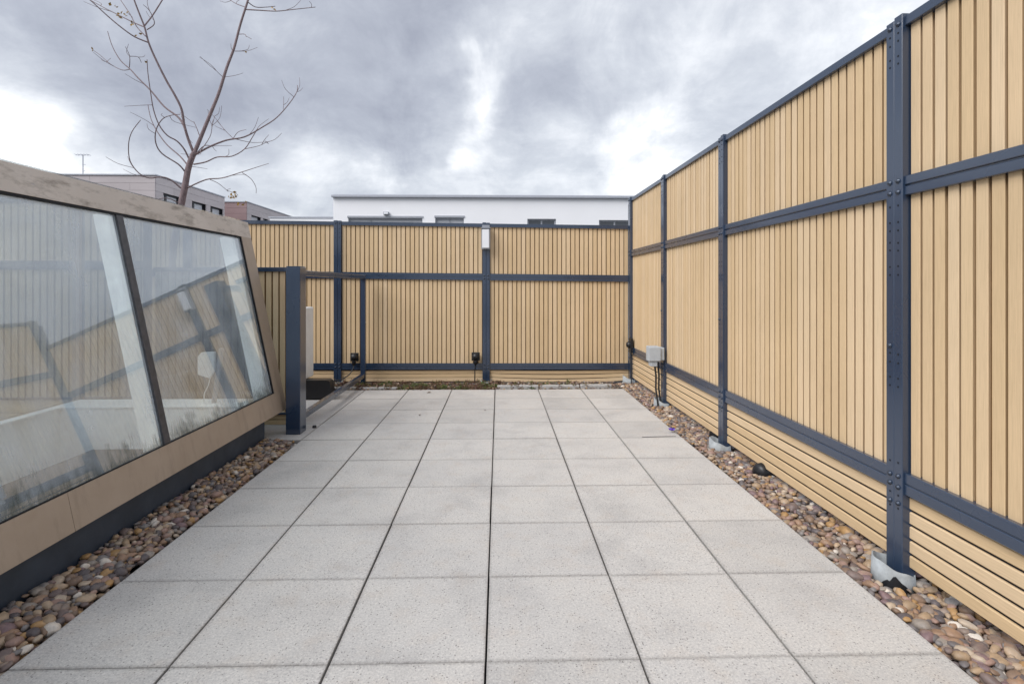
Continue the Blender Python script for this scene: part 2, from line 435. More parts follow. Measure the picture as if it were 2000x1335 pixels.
SX0, SX1, SY0, SY1 = -3.99, -2.26, 0.35, 5.0         # the opening below the rooflight
g = G()
for b in ((-8, SX0 - .02, -4, 11), (SX1 + .02, 3.2, -4, 11), (SX0 - .02, SX1 + .02, -4, SY0 - .02), (SX0 - .02, SX1 + .02, SY1 + .02, 11)):
    g.box(b[0], b[1], b[2], b[3], -.40, -.102)
tag(g.build('roof_deck', 'deck', loc=(0, 0, -.4)), 'dark flat roof deck under the slabs and pebbles', 'roof', kind='structure')

# paving: every slab its own piece
paving = thing('paving', 'pale grey speckled concrete slab paving of the terrace', 'paving', (0, 3, -.045), kind='structure')
PX0, PY_END, PS = -1.85, 7.46, 0.6
def slab_mesh(w, l, name):
    return G().box(-w / 2, w / 2, -l / 2, l / 2, -.045, 0, .0015).mesh(name, 'paver', (0, 0, 0))
slab = slab_mesh(.5915, .5982, 'paver')
def put_slab(x, y, me=slab):
    o = link('paver', me, paving, (x + random.uniform(-.0012, .0012), y + random.uniform(-.0007, .0007), random.uniform(-.0015, .0012)))
    o.rotation_euler = (random.uniform(-.0018, .0018), random.uniform(-.0018, .0018), random.uniform(-.0012, .0012))
for i in range(6):
    for j in range(15):
        put_slab(PX0 + PS * (i + .5), PY_END - PS * (j + .5))
for j in range(4):
    put_slab(PX0 - PS * .5, PY_END - PS * (j + .5))
    put_slab(PX0 - PS * 1.5, PY_END - PS * (j + .5))
    put_slab(PX0 - PS * 2.5, PY_END - PS * (j + .5))
tag(G().box(-3.7, 1.75, -1.6, 7.46, -.100, -.0455).build('bedding', 'hole', paving), kind='structure')

# ------------------------------------------------------------------ pebble beds
def pebble_meshes():
    out = []
    for k in range(9):
        bm = bmesh.new(); bmesh.ops.create_icosphere(bm, subdivisions=2, radius=1.0)
        off = Vector((k * 7.3, k * 3.1, 0))
        for v in bm.verts:
            n = mnoise.noise(v.co * .9 + off) * .45 + mnoise.noise(v.co * 1.9 + off) * .20
            v.co *= 1 + n
        me = bpy.data.meshes.new('pebble'); bm.to_mesh(me); bm.free()
        me.polygons.foreach_set('use_smooth', [True] * len(me.polygons)); me.materials.append(M['pebble_single']); out.append(me)
    return out
PM = pebble_meshes()
def lowres():
    bm = bmesh.new(); bmesh.ops.create_icosphere(bm, subdivisions=1, radius=1.0)
    vs = [v.co.copy() for v in bm.verts]; fs = [tuple(v.index for v in f.verts) for f in bm.faces]; bm.free(); return vs, fs
LV, LF = lowres()
def pebble_bed(name, label, rect, zf, seen, avoid=lambda x, y: False, rnd=random.Random(3), singles=300):
    x0, x1, y0, y1 = rect
    bed = tag(G().box(x0, x1, y0, y1, -.100, -.066).build(name, 'soil', None, ((x0 + x1) / 2, (y0 + y1) / 2, -.100)), label, 'pebbles', kind='structure')
    ps = []
    s = .034
    for layer in (0, 1):
        ny = int((y1 - y0) / (s * .87)); nx = int((x1 - x0) / s)
        for j in range(ny):
            for i in range(nx + 1):
                x = x0 + (i + .5 * (j % 2)) * s + rnd.uniform(-.4, .4) * s; y = y0 + j * s * .87 + rnd.uniform(-.4, .4) * s
                a = .0155 + .023 * rnd.random() ** 1.8
                if rnd.random() < .05: a *= 1.35
                if x - a * .75 < x0 or x + a * .75 > x1 or y < y0 + a or y > y1 - a or avoid(x, y): continue
                z = zf(x, y) - (.030 if layer == 0 else .004) + rnd.uniform(-.008, .010)
                sc = (a * rnd.uniform(.9, 1.25), a * rnd.uniform(.65, .95), a * rnd.uniform(.44, .74))
                rot = Matrix.Rotation(rnd.uniform(0, 6.28), 3, 'Z') @ Matrix.Rotation(rnd.uniform(-.45, .45), 3, 'X') @ Matrix.Rotation(rnd.uniform(-.4, .4), 3, 'Y')
                ps.append((layer, Vector((x, y, z)), sc, rot))
    cand = sorted([p for p in ps if p[0] == 1 and seen(p[1])], key=lambda p: p[1].y)[:singles]
    ids = set(id(p) for p in cand)
    for p in cand:
        o = link('pebble', rnd.choice(PM), bed, p[1]); o.rotation_euler = p[3].to_euler(); o.scale = p[2]
    vs, fs = [], []
    for p in ps:
        if id(p) in ids: continue
        o = len(vs); off = Vector((p[1].x * 31, p[1].y * 17, 3)); sc = p[2]
        for v in LV:
            w = v * (1 + .40 * mnoise.noise(v * .9 + off))
            vs.append(p[1] - WL[bed] + p[3] @ Vector((w.x * sc[0], w.y * sc[1], w.z * sc[2])))
        fs += [(a + o, b + o, c + o) for a, b, c in LF]
    me = bpy.data.meshes.new('pebbles'); me.from_pydata(vs, [], fs); me.update()
    me.polygons.foreach_set('use_smooth', [True] * len(me.polygons)); me.materials.append(M['pebble_mass'])
    tag(link('pebbles', me, bed, WL[bed]), kind='stuff')
POSTS_R = [0.60, 2.65, 4.76, 6.48, 8.12]              # posts of the right fence (y)
FX = 2.03                                             # face of its slats
def in_collar(x, y):
    return any((x - 1.985) ** 2 + (y - py) ** 2 < .112 ** 2 for py in POSTS_R)
pebble_bed('pebble_bed', 'brown rounded river pebbles along the tall fence with grey pipe collars', (1.753, 2.30, .3, 8.05),
           lambda x, y: -.016 + .012 * math.sin(x * 9 + y * 2.3), lambda p: p.y > 1.86 and p.x < 2.10, in_collar)
pebble_bed('pebble_bed', 'brown rounded river pebbles along the dark base of the glazed rooflight', (-2.172, -1.853, .9, 5.04),
           lambda x, y: .004 + .11 * max(0, -1.88 - x) , lambda p: p.y > 1.85)

# ------------------------------------------------------------------ fences
def slat_mesh(w, dep):
    b, u, lip = .002, .009, .0055            # rounded face, undercut sides behind a thin lip
    h = w / 2
    poly = [(-h + u, dep), (h - u, dep), (h - u, lip), (h, lip), (h, b), (h - b, 0), (-h + b, 0), (-h, b), (-h, lip), (-h + u, lip)]
    return G().prism(poly[::-1], 'z', 0, 1).mesh('slat', 'slat_upright', (0, 0, 0))
SLAT_R = slat_mesh(.0572, .026); SLAT_B = slat_mesh(.0568, .024)

def wob(): return random.uniform(-.0012, .0012)

# ---- tall fence on the right, running along y with its face at x = FX
fence_r = thing('slatted_fence', 'tall tan slatted fence with navy posts standing in grey pipe collars', 'fence', (FX, 3.5, -.03))
ZT, ZM1, ZM0, ZL1, ZL0, ZB = 2.775, 1.985, 1.890, .520, .412, .052
boltm = G().lathe([(.0, -.001), (.013, 0), (.013, .003), (.0085, .0035), (.0085, .009), (.0, .0095)], (0, 0, 0), (-1, 0, 0), 8).mesh('bolt', 'bolt_metal', (0, 0, 0))
def right_post(py, bolts):
    x0, w = 1.992, .112
    # folded channel: two front flanges with a seam between them, deep returns at the sides
    g = G()
    g.box(x0, FX + .03, py - w / 2, py - .0015, -.03, 2.79, .003)
    g.box(x0 + .002, FX + .03, py + .0015, py + w / 2, -.03, 2.78, .003)
    g.box(x0 + .010, FX + .02, py - .006, py + .006, -.03, 2.77)
    p = g.build('post', 'navy', fence_r)
    gh = G()
    zs = [2.70, 2.66, 2.59, 2.55, 1.84, 1.76, 1.72, 1.66, 1.62, 1.54, 1.50, 1.10, 1.06, .98, .94, .56, .40, .33]
    for z in zs:
        for dy in (-.030, .028):
            gh.lathe([(.0055, 0), (.0055, .0012)], (x0 - (.0002 if dy < 0 else -.0018), py + dy, z + wob() * 3), (-1, 0, 0), 8)
    tag(gh.build('bolt_holes', 'hole', p), kind='stuff')
    for dy, z in bolts:
        link('bolt', boltm, p, (x0 + (-.0005 if dy < 0 else .0015), py + dy, z))
    return p
B4 = [(dy, z) for dy in (-.030, .028) for z in (2.745, 1.965, 1.91)] + [(.028, 1.14), (-.030, .495), (.028, .49), (-.030, .44), (.028, .445), (-.030, .36), (.028, .355)]
for py in POSTS_R: right_post(py, B4)
for k in range(len(POSTS_R) - 1):
    a, b = POSTS_R[k] + .056, POSTS_R[k + 1] - .056
    rail = G().box(2.006, FX + .02, a, b, ZT - .048, ZT, .003).build('rail', 'navy', fence_r)
    mid = (ZM0 + ZM1) / 2
    G().box(2.004, FX + .02, a, b, mid + .004, ZM1, .003).build('rail', 'navy', fence_r)
    G().box(2.004, FX + .02, a, b, ZM0, mid - .004, .003).build('rail', 'navy', fence_r)
    G().box(2.014, FX + .018, a, b, mid - .006, mid + .006).build('rail_spacer', 'navy', fence_r)
    low = (ZL0 + ZL1) / 2
    G().box(2.004, FX + .02, a, b, low + .003, ZL1, .003).build('rail', 'navy', fence_r)
    G().box(2.004, FX + .02, a, b, ZL0, low - .003, .003).build('rail', 'navy', fence_r)
    G().box(2.010, FX + .018, a, b, low - .005, low + .005).build('rail_spacer', 'navy', fence_r)
    n = round((b - a) / .073); pit = (b - a) / n
    for z0, z1 in ((ZM1 - .02, ZT - .02), (ZL1 - .02, ZM0 + .02)):
        for i in range(n):
            o = link('slat', SLAT_R, fence_r, (FX + wob(), a + pit * (i + .5) + wob(), z0))
            o.rotation_euler = (0, random.uniform(-.0008, .0008), R(-90)); o.scale = (pit / .073, 1, z1 - z0)
        G().box(FX + .022, FX + .029, a, b, z0, z1).build('backing_panel', 'groove', fence_r)
    nb, hb = 5, (ZL0 - ZB) / 5
    for i in range(nb):
        z = ZB + hb * i
        poly = [(FX, z + .004), (FX + .004, z + .0), (FX + .022, z), (FX + .022, z + hb - .013), (FX + .004, z + hb - .013), (FX, z + hb - .017)]
        G().prism(poly, 'y', a - .004, b + .004).build('board', 'board_along', fence_r)
    G().box(FX + .012, FX + .028, a, b, ZB + .01, ZL0).build('backing_panel', 'hole', fence_r)
g = G().box(2.004, FX + .03, POSTS_R[-1] + .056, 8.24, -.02, 2.70).build('corner_filler', 'navy', fence_r)

# pipe collars round the feet of the posts
def collar(cx, cy, r, tilt, z_mean, label, group=None):
    c = thing('pipe_collar', label, 'pipe', (cx, cy, -.10), group)
    seg = 40; t = .006; vs = []; fs = []
    for ring in range(4):
        rr = r if ring in (0, 1) else r - t
        for k in range(seg):
            w = 2 * math.pi * k / seg
            top = z_mean + tilt[0] * math.cos(w) + tilt[1] * math.sin(w) + .004 * math.sin(5 * w + cy)
            flare = 1.0 + (.10 if ring in (0, 3) else 0)
            z = -.10 if ring in (0, 3) else top
            vs.append((cx + rr * flare * math.cos(w), cy + rr * flare * math.sin(w), z))
    for ring in range(4):
        for k in range(seg):
            a = ring * seg; b = ((ring + 1) % 4) * seg; k2 = (k + 1) % seg
            fs.append((a + k, a + k2, b + k2, b + k))
    G().add(vs, fs, True).build('sleeve', 'collar', c)
    G().lathe([(r - .007, 0), (r - .007, .055), (.0, .058)], (cx, cy, -.098), seg=24).build('mortar_fill', 'deck', c)
    return c
for i, py in enumerate(POSTS_R):
    if i == 0: continue                       # out of view
    lab = ['',
           'grey pipe collar with a torn dark patch round a navy post foot',
           'grey pipe collar round the post foot just beside a black drain pipe',
           'grey pipe collar under the post carrying the grey junction box',
           'grey pipe collar round the post foot in the fence corner'][i]
    c = collar(1.985, py - .005, .090, (-.030, .012), .048, lab, None)
    if i == 1:      # torn black sealing tape on the front of the near collar
        g = G(); vs = []
        prof = [(-.95, -.030), (-.75, -.012), (-.55, .000), (-.4, -.004), (-.2, .020), (-.05, .024), (.1, .012), (.3, -.004), (.55, -.016), (.8, -.036)]
        for w, z in prof:
            a = R(-118) + w * .75
            for q in (-.056, z):
                rr = .088 * (1.0 + .10 * (0.03 - q) / .09) + .0035
                vs.append((1.985 + rr * math.cos(a), py - .005 + rr * math.sin(a), q))
        n = len(prof)
        g.add(vs, [(2 * k, 2 * k + 2, 2 * k + 3, 2 * k + 1) for k in range(n - 1)], False).build('sealing_tape', 'black_plastic', c)

# ---- fence across the back, face at y = BY
BY = 8.16
def bz(x): return -.011 * (x + .2)             # its rails fall slightly towards the right
POSTS_B = [-6.91, -4.67, -2.43, -.19, 2.0]
fence_b = thing('slatted_fence', 'lower tan slatted fence across the back carrying the white bulkhead lamp', 'fence', (-.2, BY, -.03))
def sheared(x0, x1, y0, y1, z0, z1, k=1.0):
    a, b = bz(x0) * k, bz(x1) * k
    v = [(x0, y0, z0 + a), (x1, y0, z0 + b), (x0, y1, z0 + a), (x1, y1, z0 + b), (x0, y0, z1 + a), (x1, y0, z1 + b), (x0, y1, z1 + a), (x1, y1, z1 + b)]
    return G().add(v, [(0, 2, 3, 1), (4, 5, 7, 6), (0, 1, 5, 4), (2, 6, 7, 3), (0, 4, 6, 2), (1, 3, 7, 5)])
boltb = G().lathe([(.0, -.001), (.013, 0), (.013, .003), (.0085, .0035), (.0085, .009), (.0, .0095)], (0, 0, 0), (0, -1, 0), 8).mesh('bolt', 'bolt_metal', (0, 0, 0))
for px in POSTS_B[:-1]:
    g = G().box(px - .056, px - .0015, BY - .038, BY + .03, -.03, 2.405 + bz(px), .003)
    g.box(px + .0015, px + .056, BY - .036, BY + .03, -.03, 2.400 + bz(px), .003)
    g.box(px - .005, px + .005, BY - .028, BY + .02, -.03, 2.39 + bz(px))
    p = g.build('post', 'navy', fence_b)
    gh = G()
    for z in (2.30, 2.24, 2.17, 1.46, 1.38, 1.32, .92, .86, .40, .34):
        for dx in (-.029, .029):
            gh.lathe([(.0055, 0), (.0055, .0025)], (px + dx, BY - .0378, z), (0, -1, 0), 8)
    tag(gh.build('bolt_holes', 'hole', p), kind='stuff')
    for dx in (-.029, .029):
        for z in (2.365, 1.60, 1.55, .245, .195): link('bolt', boltb, p, (px + dx, BY - .038, z + bz(px)))
for k in range(len(POSTS_B) - 1):
    a, b = POSTS_B[k] + .056, POSTS_B[k + 1] - .056
    if k == 3: b = 1.99
    sheared(a, b, BY - .024, BY + .02, 2.335, 2.388).build('rail', 'navy', fence_b)
    sheared(a, b, BY - .026, BY + .02, 1.580, 1.628).build('rail', 'navy', fence_b)
    sheared(a, b, BY - .026, BY + .02, 1.528, 1.574).build('rail', 'navy', fence_b)
    sheared(a, b, BY - .018, BY + .018, 1.572, 1.582).build('rail_spacer', 'navy', fence_b)
    sheared(a, b, BY - .026, BY + .02, .221, .268, .3).build('rail', 'navy', fence_b)
    sheared(a, b, BY - .026, BY + .02, .172, .216, .3).build('rail', 'navy', fence_b)
    sheared(a, b, BY - .018, BY + .018, .214, .223, .3).build('rail_spacer', 'navy', fence_b)
    n = round((b - a) / .0695); pit = (b - a) / n
    for z0, z1 in ((1.61, 2.36), (.25, 1.55)):
        for i in range(n):
            x = a + pit * (i + .5)
            o = link('slat', SLAT_B, fence_b, (x + wob(), BY + wob(), z0 + bz(x) * (.3 if z0 < 1 else 1)))
            o.scale = (pit / .0695, 1, z1 - z0 + (bz(x) * .7 if z0 < 1 else 0)); o.rotation_euler = (0, random.uniform(-.0008, .0008), 0)
        sheared(a, b, BY + .020, BY + .029, z0, z1).build('backing_panel', 'groove', fence_b)
    sag = .034 if k == 3 else .004
    for i in range(3):                          # horizontal boards at the foot, bowing down in the middle
        z = -.004 + .058 * i; vs = []; fs = []; S = 12
        for q in range(S + 1):
            t = q / S; x = a + (b - a) * t; dz = -sag * 4 * t * (1 - t) * (1 - .25 * i)
            for (yy, zz) in ((BY - .002, z + .003), (BY + .001, z), (BY + .018, z), (BY + .018, z + .052), (BY + .001, z + .052), (BY - .002, z + .049)):
                vs.append((x, yy, zz + dz))
        for q in range(S):
            for c in range(6): fs.append((q * 6 + c, q * 6 + (c + 1) % 6, q * 6 + 6 + (c + 1) % 6, q * 6 + 6 + c))
        fs += [(5, 4, 3, 2, 1, 0), tuple(S * 6 + c for c in range(6))]
        G().add(vs, fs).build('board', 'board_across', fence_b)
    G().box(a, b, BY + .014, BY + .026, -.02, .20).build('backing_panel', 'hole', fence_b)
for px in (-2.43, -.19):
    lab = 'grey pipe collar under the back post that carries the bulkhead lamp' if px > -1 else 'grey pipe collar under the back post behind the open gate frame'
    collar(px, BY - .03, .085, (0, .02), .020, lab)

# ---- panels behind the rooflight
LY = 5.62
fence_l = thing('slatted_fence', 'low tan slatted fence panel between the rooflight and the navy gate frame', 'fence', (-3.2, LY, -.03))
def plain_panel(th, x0, x1, ztop, mids, zlow, pit):
    G().box(x0, x1, LY - .02, LY + .035, ztop - .045, ztop, .003).build('rail', 'navy', th)
    G().box(x0, x1, LY - .02, LY + .035, zlow - .02, zlow, .002).build('rail', 'navy', th)
    for m in mids: G().box(x0, x1, LY - .022, LY + .034, m - .05, m + .04, .003).build('rail', 'navy', th)
    n = round((x1 - x0) / pit); p = (x1 - x0) / n
    for i in range(n):
        o = link('slat', SLAT_R, th, (x0 + p * (i + .5) + wob(), LY, zlow - .005)); o.scale = (p / .073, 1, ztop - zlow - .01)
    for i in range(2):
        z = .0 + (zlow - .02) / 2 * i
        G().box(x0, x1, LY, LY + .02, z + .002, z + (zlow - .02) / 2 - .006, .003).build('board', 'board_across', th)
    G().box(x0, x1, LY + .017, LY + .028, 0, ztop - .01).build('backing_panel', 'groove', th)
plain_panel(fence_l, -3.56, -2.07, 1.635, [], .13, .0725)
fence_t = thing('slatted_fence', 'tall tan slatted fence seen faintly through the rooflight glass', 'fence', (-5, LY, -.03))
plain_panel(fence_t, -6.9, -3.62, 2.34, [1.66], .30, .0725)
for px in (-6.9, -5.36, -3.60):
    G().box(px - .05, px + .035, LY - .036, LY - .0205, -.03, 2.345, .003).build('post', 'navy', fence_t)

# ---- navy open gate frame
gate = thing('gate_frame', 'open navy steel gate frame with a thick square post beside the rooflight', 'gate', (-2.0, 5.3, 0))
G().box(-2.065, -1.925, 5.24, 5.40, 0, 1.625, .004).build('post', 'navy', gate)
G().box(-2.062, -1.928, 5.243, 5.397, 1.626, 1.634, .002).build('post_cap', 'navy', gate)
G().box(-2.035, -1.965, 7.93, 7.995, .02, 1.605, .004).build('post', 'navy', gate)
G().box(-2.030, -1.970, 5.401, 7.929, 1.545, 1.600, .004).build('rail', 'navy', gate)
G().box(-2.028, -1.972, 5.401, 7.929, .090, .150, .004).build('rail', 'navy', gate)
gk = G()
for z in (.45, .9, 1.25):
    gk.lathe([(.012, 0), (.012, .004), (.006, .006)], (-1.9652, 7.96, z), (1, 0, 0), 10)
tag(gk.build('screw_heads', 'galvanised', gate), kind='stuff')
# ------------------------------------------------------------------ glazed rooflight
SK0, SK1 = 0.30, 5.365
def sx(z): return -2.1 - .2088 * (z - .226)      # leaning glass plane (outer face)
roof_l = thing('rooflight', 'glazed rooflight with leaning dirty panes and champagne metal frame', 'rooflight', (-3.1, 2.8, -.06))
nrm = Vector((math.cos(math.atan(.2088)), 0, math.sin(math.atan(.2088))))
def lean(y0, y1, z0, z1, d0, d1):
    """box lying in the leaning side: from height z0 to z1, depth d0 (outside) to d1 (inside)"""
    def P(y, z, d): return Vector((sx(z), y, z)) - nrm * d
    v = [P(y, z, d) for z in (z0, z1) for y in (y0, y1) for d in (d1, d0)]
    return G().add(v, [(0, 2, 3, 1), (4, 5, 7, 6), (0, 1, 5, 4), (2, 6, 7, 3), (0, 4, 6, 2), (1, 3, 7, 5)])
up = G()
for b in ((-2.262, -2.172, SK0 + .1, 5.02), (-4.10, -4.0, SK0 + .1, 5.02), (-4.0, -2.262, SK0 + .1, SK0 + .19), (-4.0, -2.262, 4.985, 5.02)):
    up.box(b[0], b[1], b[2], b[3], -.061, .236)
up.build('upstand', 'membrane', roof_l)
# side frame facing the terrace
for seg0, seg1 in ((SK0, 2.708), (2.7105, SK1)):
    lean(seg0, seg1, .226, .418, 0, .05).build('bottom_trim', 'champagne', roof_l)
G().prism([(-2.262, .236), (-2.105, .226), (-2.150, .236), (-2.262, .262)], 'y', SK0 + .02, SK1 - .02).build('drip_edge', 'champagne', roof_l)
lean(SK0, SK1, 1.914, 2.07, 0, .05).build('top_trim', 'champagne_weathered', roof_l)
lean(5.165, SK1, .4185, 1.9135, 0, .05).build('end_trim', 'champagne', roof_l)
lean(SK0, SK0 + .2, .4185, 1.9135, 0, .05).build('end_trim', 'champagne', roof_l)
for a in (5.150, SK0 + .2):
    lean(a, a + .0145, .4186, 1.9134, .004, .045).build('gasket', 'hole', roof_l)
lean(SK0 + .215, 5.149, 1.900, 1.9134, .004, .045).build('gasket', 'hole', roof_l)
lean(SK0 + .215, 5.149, .4186, .424, .004, .045).build('gasket', 'hole', roof_l)
MUL = [1.90, 3.525]
edges = [SK0 + .215] + MUL + [5.149]
for m in MUL:
    lean(m - .030, m + .030, .425, 1.899, .003, .030).build('mullion', 'mullion_dark', roof_l)
    lean(m - .028, m + .022, .40, 1.93, .034, .150).build('inner_fin', 'white_interior', roof_l)
lean(5.085, 5.148, .40, 1.93, .034, .165).build('inner_fin', 'white_interior', roof_l)
for i in range(3):
    lean(edges[i] + (.031 if i else 0), edges[i + 1] - (.031 if i < 2 else 0), .4245, 1.8995, .016, .030).build('pane', 'glass_dirty_haze', roof_l)
# far end, opposite side and sloping glass top
ZF = 2.30
def zr(x): return 2.07 + (ZF - 2.07) * (-2.485 - x) / (3.99 - 2.485)
ye = 5.30
G().add([(-2.16, ye, .34), (-4.05, ye, .34), (-4.05, ye, 2.24), (-2.50, ye, 1.99), (-2.16, ye + .014, .34), (-4.05, ye + .014, .34), (-4.05, ye + .014, 2.24), (-2.50, ye + .014, 1.99)],
        [(0, 1, 2, 3), (7, 6, 5, 4), (0, 4, 5, 1), (1, 5, 6, 2), (2, 6, 7, 3), (3, 7, 4, 0)]).build('pane', 'glass_tinted', roof_l)
G().box(-4.10, -2.16, ye - .02, SK1, .236, .335, .003).build('end_sill', 'champagne', roof_l)
G().box(-4.114, -4.10, SK0 + .05, SK1 - .05, .34, 2.24).build('pane', 'glass_tinted', roof_l)
G().box(-4.14, -4.07, SK0, SK1, .20, .339, .003).build('bottom_trim', 'champagne', roof_l)
G().box(-4.14, -4.07, SK0, SK1, 2.241, 2.36, .003).build('top_trim', 'champagne', roof_l)
for y in (SK0, SK1 - .07):
    G().box(-4.14, -4.07, y, y + .07, .34, 2.24).build('corner_post', 'champagne', roof_l)
    G().add([(-2.55, y, 1.98), (-4.07, y, 2.20), (-4.07, y, 2.29), (-2.55, y, 2.07), (-2.55, y + .06, 1.98), (-4.07, y + .06, 2.20), (-4.07, y + .06, 2.29), (-2.55, y + .06, 2.07)],
            [(0, 1, 2, 3), (7, 6, 5, 4), (0, 4, 5, 1), (1, 5, 6, 2), (2, 6, 7, 3), (3, 7, 4, 0)]).build('end_rafter', 'champagne', roof_l)
G().add([(-2.53, SK0, 2.075), (-4.10, SK0, 2.31), (-4.10, SK1, 2.31), (-2.53, SK1, 2.075), (-2.53, SK0, 2.089), (-4.10, SK0, 2.324), (-4.10, SK1, 2.324), (-2.53, SK1, 2.089)],
        [(0, 1, 2, 3), (7, 6, 5, 4), (0, 4, 5, 1), (1, 5, 6, 2), (2, 6, 7, 3), (3, 7, 4, 0)]).build('roof_pane', 'glass_clear', roof_l)
# near end
G().box(-4.07, -2.5, SK0, SK0 + .014, .34, 1.97).build('pane', 'glass_clear', roof_l)
# white lining of the shaft with a ledge round its top and a step lower down
sh = G()
sh.box(SX0 - .014, SX0, SY0 + .2, 4.98, -.16, .325); sh.box(SX0 - .08, SX0 - .022, SY0, 5.0, -2.6, -.163)
sh.box(SX0, SX1, 4.968, 4.983, -.16, .325); sh.box(SX0 - .04, SX1, 4.990, 5.018, -2.6, -.163)
sh.box(SX0 - .04, SX1, .30, .33, -2.6, -.18); sh.box(SX0, SX1, SY0 + .142, SY0 + .155, -.16, .325)
sh.box(SX1 - .012, SX1 - .003, SY0, 5.0, -2.6, .225)
sh.box(SX0 - .021, SX1 - .013, .331, 4.989, -.50, -.48)  # unseen white floor added to bounce light onto the shaft walls
sh.build('shaft_lining', 'white_interior', roof_l)
G().box(SX0 - .06, SX0 + .03, SY0 + .12, 4.96, .3255, .345, .003).build('ledge', 'white_interior', roof_l)
G().box(SX0 - .06, SX1 + .1, 4.9605, 5.278, .3255, .345, .003).build('ledge', 'white_interior', roof_l)

# white sensor box on a conduit inside the rooflight
sens = thing('sensor_box', 'white sensor box on a slim grey conduit inside the rooflight', 'sensor', (-2.72, 5.1, .346))
pb = at_y(417, 792, 5.1); pt = at_y(433, 680, 5.1)
G().tube([pb + Vector((0, 0, .0)), pt], .022, 10).build('conduit', 'galvanised', sens)
c0 = at_y(406, 712, 5.08)
G().prism([(c0.x - .075, c0.z - .085), (c0.x + .03, c0.z - .12), (c0.x + .07, c0.z - .06), (c0.x + .075, c0.z + .125), (c0.x - .04, c0.z + .12), (c0.x - .075, c0.z + .08)], 'y', 5.045, 5.075).build('housing', 'white_paint', sens)
q = [at_y(a, b, 5.06) for a, b in ((411, 735), (407, 752), (399, 768), (398, 785), (400, 796))]
G().tube(q, .005, 6).build('cable', 'white_paint', sens)

# ------------------------------------------------------------------ equipment by the gate
ac = thing('air_conditioner', 'white air conditioning unit standing on the black plinth behind the gate post', 'air conditioner', (-2.75, 7.1, .25))
G().box(-3.22, -2.455, 6.875, 7.165, .252, 1.165, .012).build('casing', 'white_paint', ac)
G().lathe([(.27, 0), (.27, .012), (.25, .016), (.03, .016)], (-2.92, 6.875, .74), (0, -1, 0), 28).build('fan_grille', 'black_plastic', ac)
plinth = thing('plinth', 'black plastic plinth with sloping ends inside the gate frame', 'plinth', (-2.7, 7.1, .0))
G().prism([(-3.35, .012), (-2.13, .012), (-2.105, .05), (-2.145, .235), (-2.17, .247), (-3.31, .247), (-3.36, .05)], 'y', 6.83, 6.98).build('block', 'black_plastic', plinth)
G().box(-3.34, -2.56, 6.981, 7.25, .012, .246, .004).build('block', 'black_plastic', plinth)
for x in (-3.2, -2.35): G().box(x - .1, x + .1, 6.86, 6.97, 0, .0118).build('rubber_foot', 'hole', plinth)

def socket(px, py, label, y, drop, facing='y', loc=None):
    p = loc or at_y(px, py, y)
    t = thing('outdoor_socket', label, 'socket', (p.x, p.y, p.z - .07), 'black outdoor sockets on the fences')
    if facing == 'y':
        G().box(p.x - .062, p.x + .062, p.y, p.y + .022, p.z - .055, p.z + .07, .006).build('back_plate', 'black_plastic', t)
        G().lathe([(.052, 0), (.052, .02), (.045, .042), (.028, .056), (.0, .062)], (p.x, p.y, p.z + .01), (0, -1, 0), 20).build('cap', 'black_plastic', t)
        G().lathe([(.030, 0), (.030, .05), (.018, .07), (.0, .072)], (p.x, p.y - .028, p.z - .042), (0, 0, -1), 14).build('plug', 'black_plastic', t)
    G().tube(drop, .0085, 8).build('cable', 'black_plastic', t)
    return t
p = at_y(692, 698, BY - .065)
socket(0, 0, 'black outdoor socket with hanging cable beside the far gate post', 0, [(p.x, p.y - .028, p.z - .10), (p.x + .0, p.y - .05, p.z - .16), (p.x - .05, p.y - .08, p.z - .24), (p.x - .14, p.y - .12, p.z - .305), (p.x - .27, p.y - .16, p.z - .325), (p.x - .33, p.y - .2, .0)], loc=p)
p = at_y(929, 697, BY - .065)
socket(0, 0, 'black outdoor socket low on the back fence beside the lamp post', 0, [(p.x, p.y - .028, p.z - .10), (p.x - .01, p.y - .03, p.z - .2), (p.x - .012, p.y - .03, -.02)], loc=p)
# the one in the corner hangs on the side fence
cs = thing('outdoor_socket', 'narrow black socket in the fence corner with cable to the pebbles', 'socket', (1.985, 8.0, .4), 'black outdoor sockets on the fences')
G().box(1.965, 2.006, 7.93, 8.05, .44, .66, .006).build('back_plate', 'black_plastic', cs)
G().lathe([(.05, 0), (.05, .02), (.035, .045), (0, .055)], (1.966, 7.99, .56), (-1, 0, 0), 18).build('cap', 'black_plastic', cs)
G().tube([(1.985, 7.99, .445), (1.983, 7.98, .3), (1.985, 7.96, .1), (1.975, 7.93, -.02)], .0085, 8).build('cable', 'black_plastic', cs)

# junction box on the third post
jb = thing('junction_box', 'grey junction box with black cables on the side fence post', 'junction box', (1.89, 6.45, .48))
G().box(1.800, 1.935, 6.36, 6.50, .535, .715, .008).build('casing', 'grey_plastic', jb)
G().box(1.936, 1.991, 6.375, 6.495, .55, .70, .006).build('back_box', 'grey_plastic', jb)
G().box(1.797, 1.938, 6.350, 6.3595, .545, .705, .003).build('lid', 'grey_plastic', jb)
G().box(1.825, 1.905, 6.37, 6.48, .475, .5345, .006).build('socket', 'grey_plastic', jb)
for dx, dy in ((-.012, 0), (.03, .02)):
    G().tube([(1.90 + dx, 6.43 + dy, .535 if dx > 0 else .476), (1.915 + dx, 6.43 + dy, .36), (1.91 + dx, 6.42 + dy, .2), (1.925 + dx, 6.40 + dy, .05), (1.93 + dx, 6.39 + dy, -.02)], .011, 8).build('cable', 'black_plastic', jb)

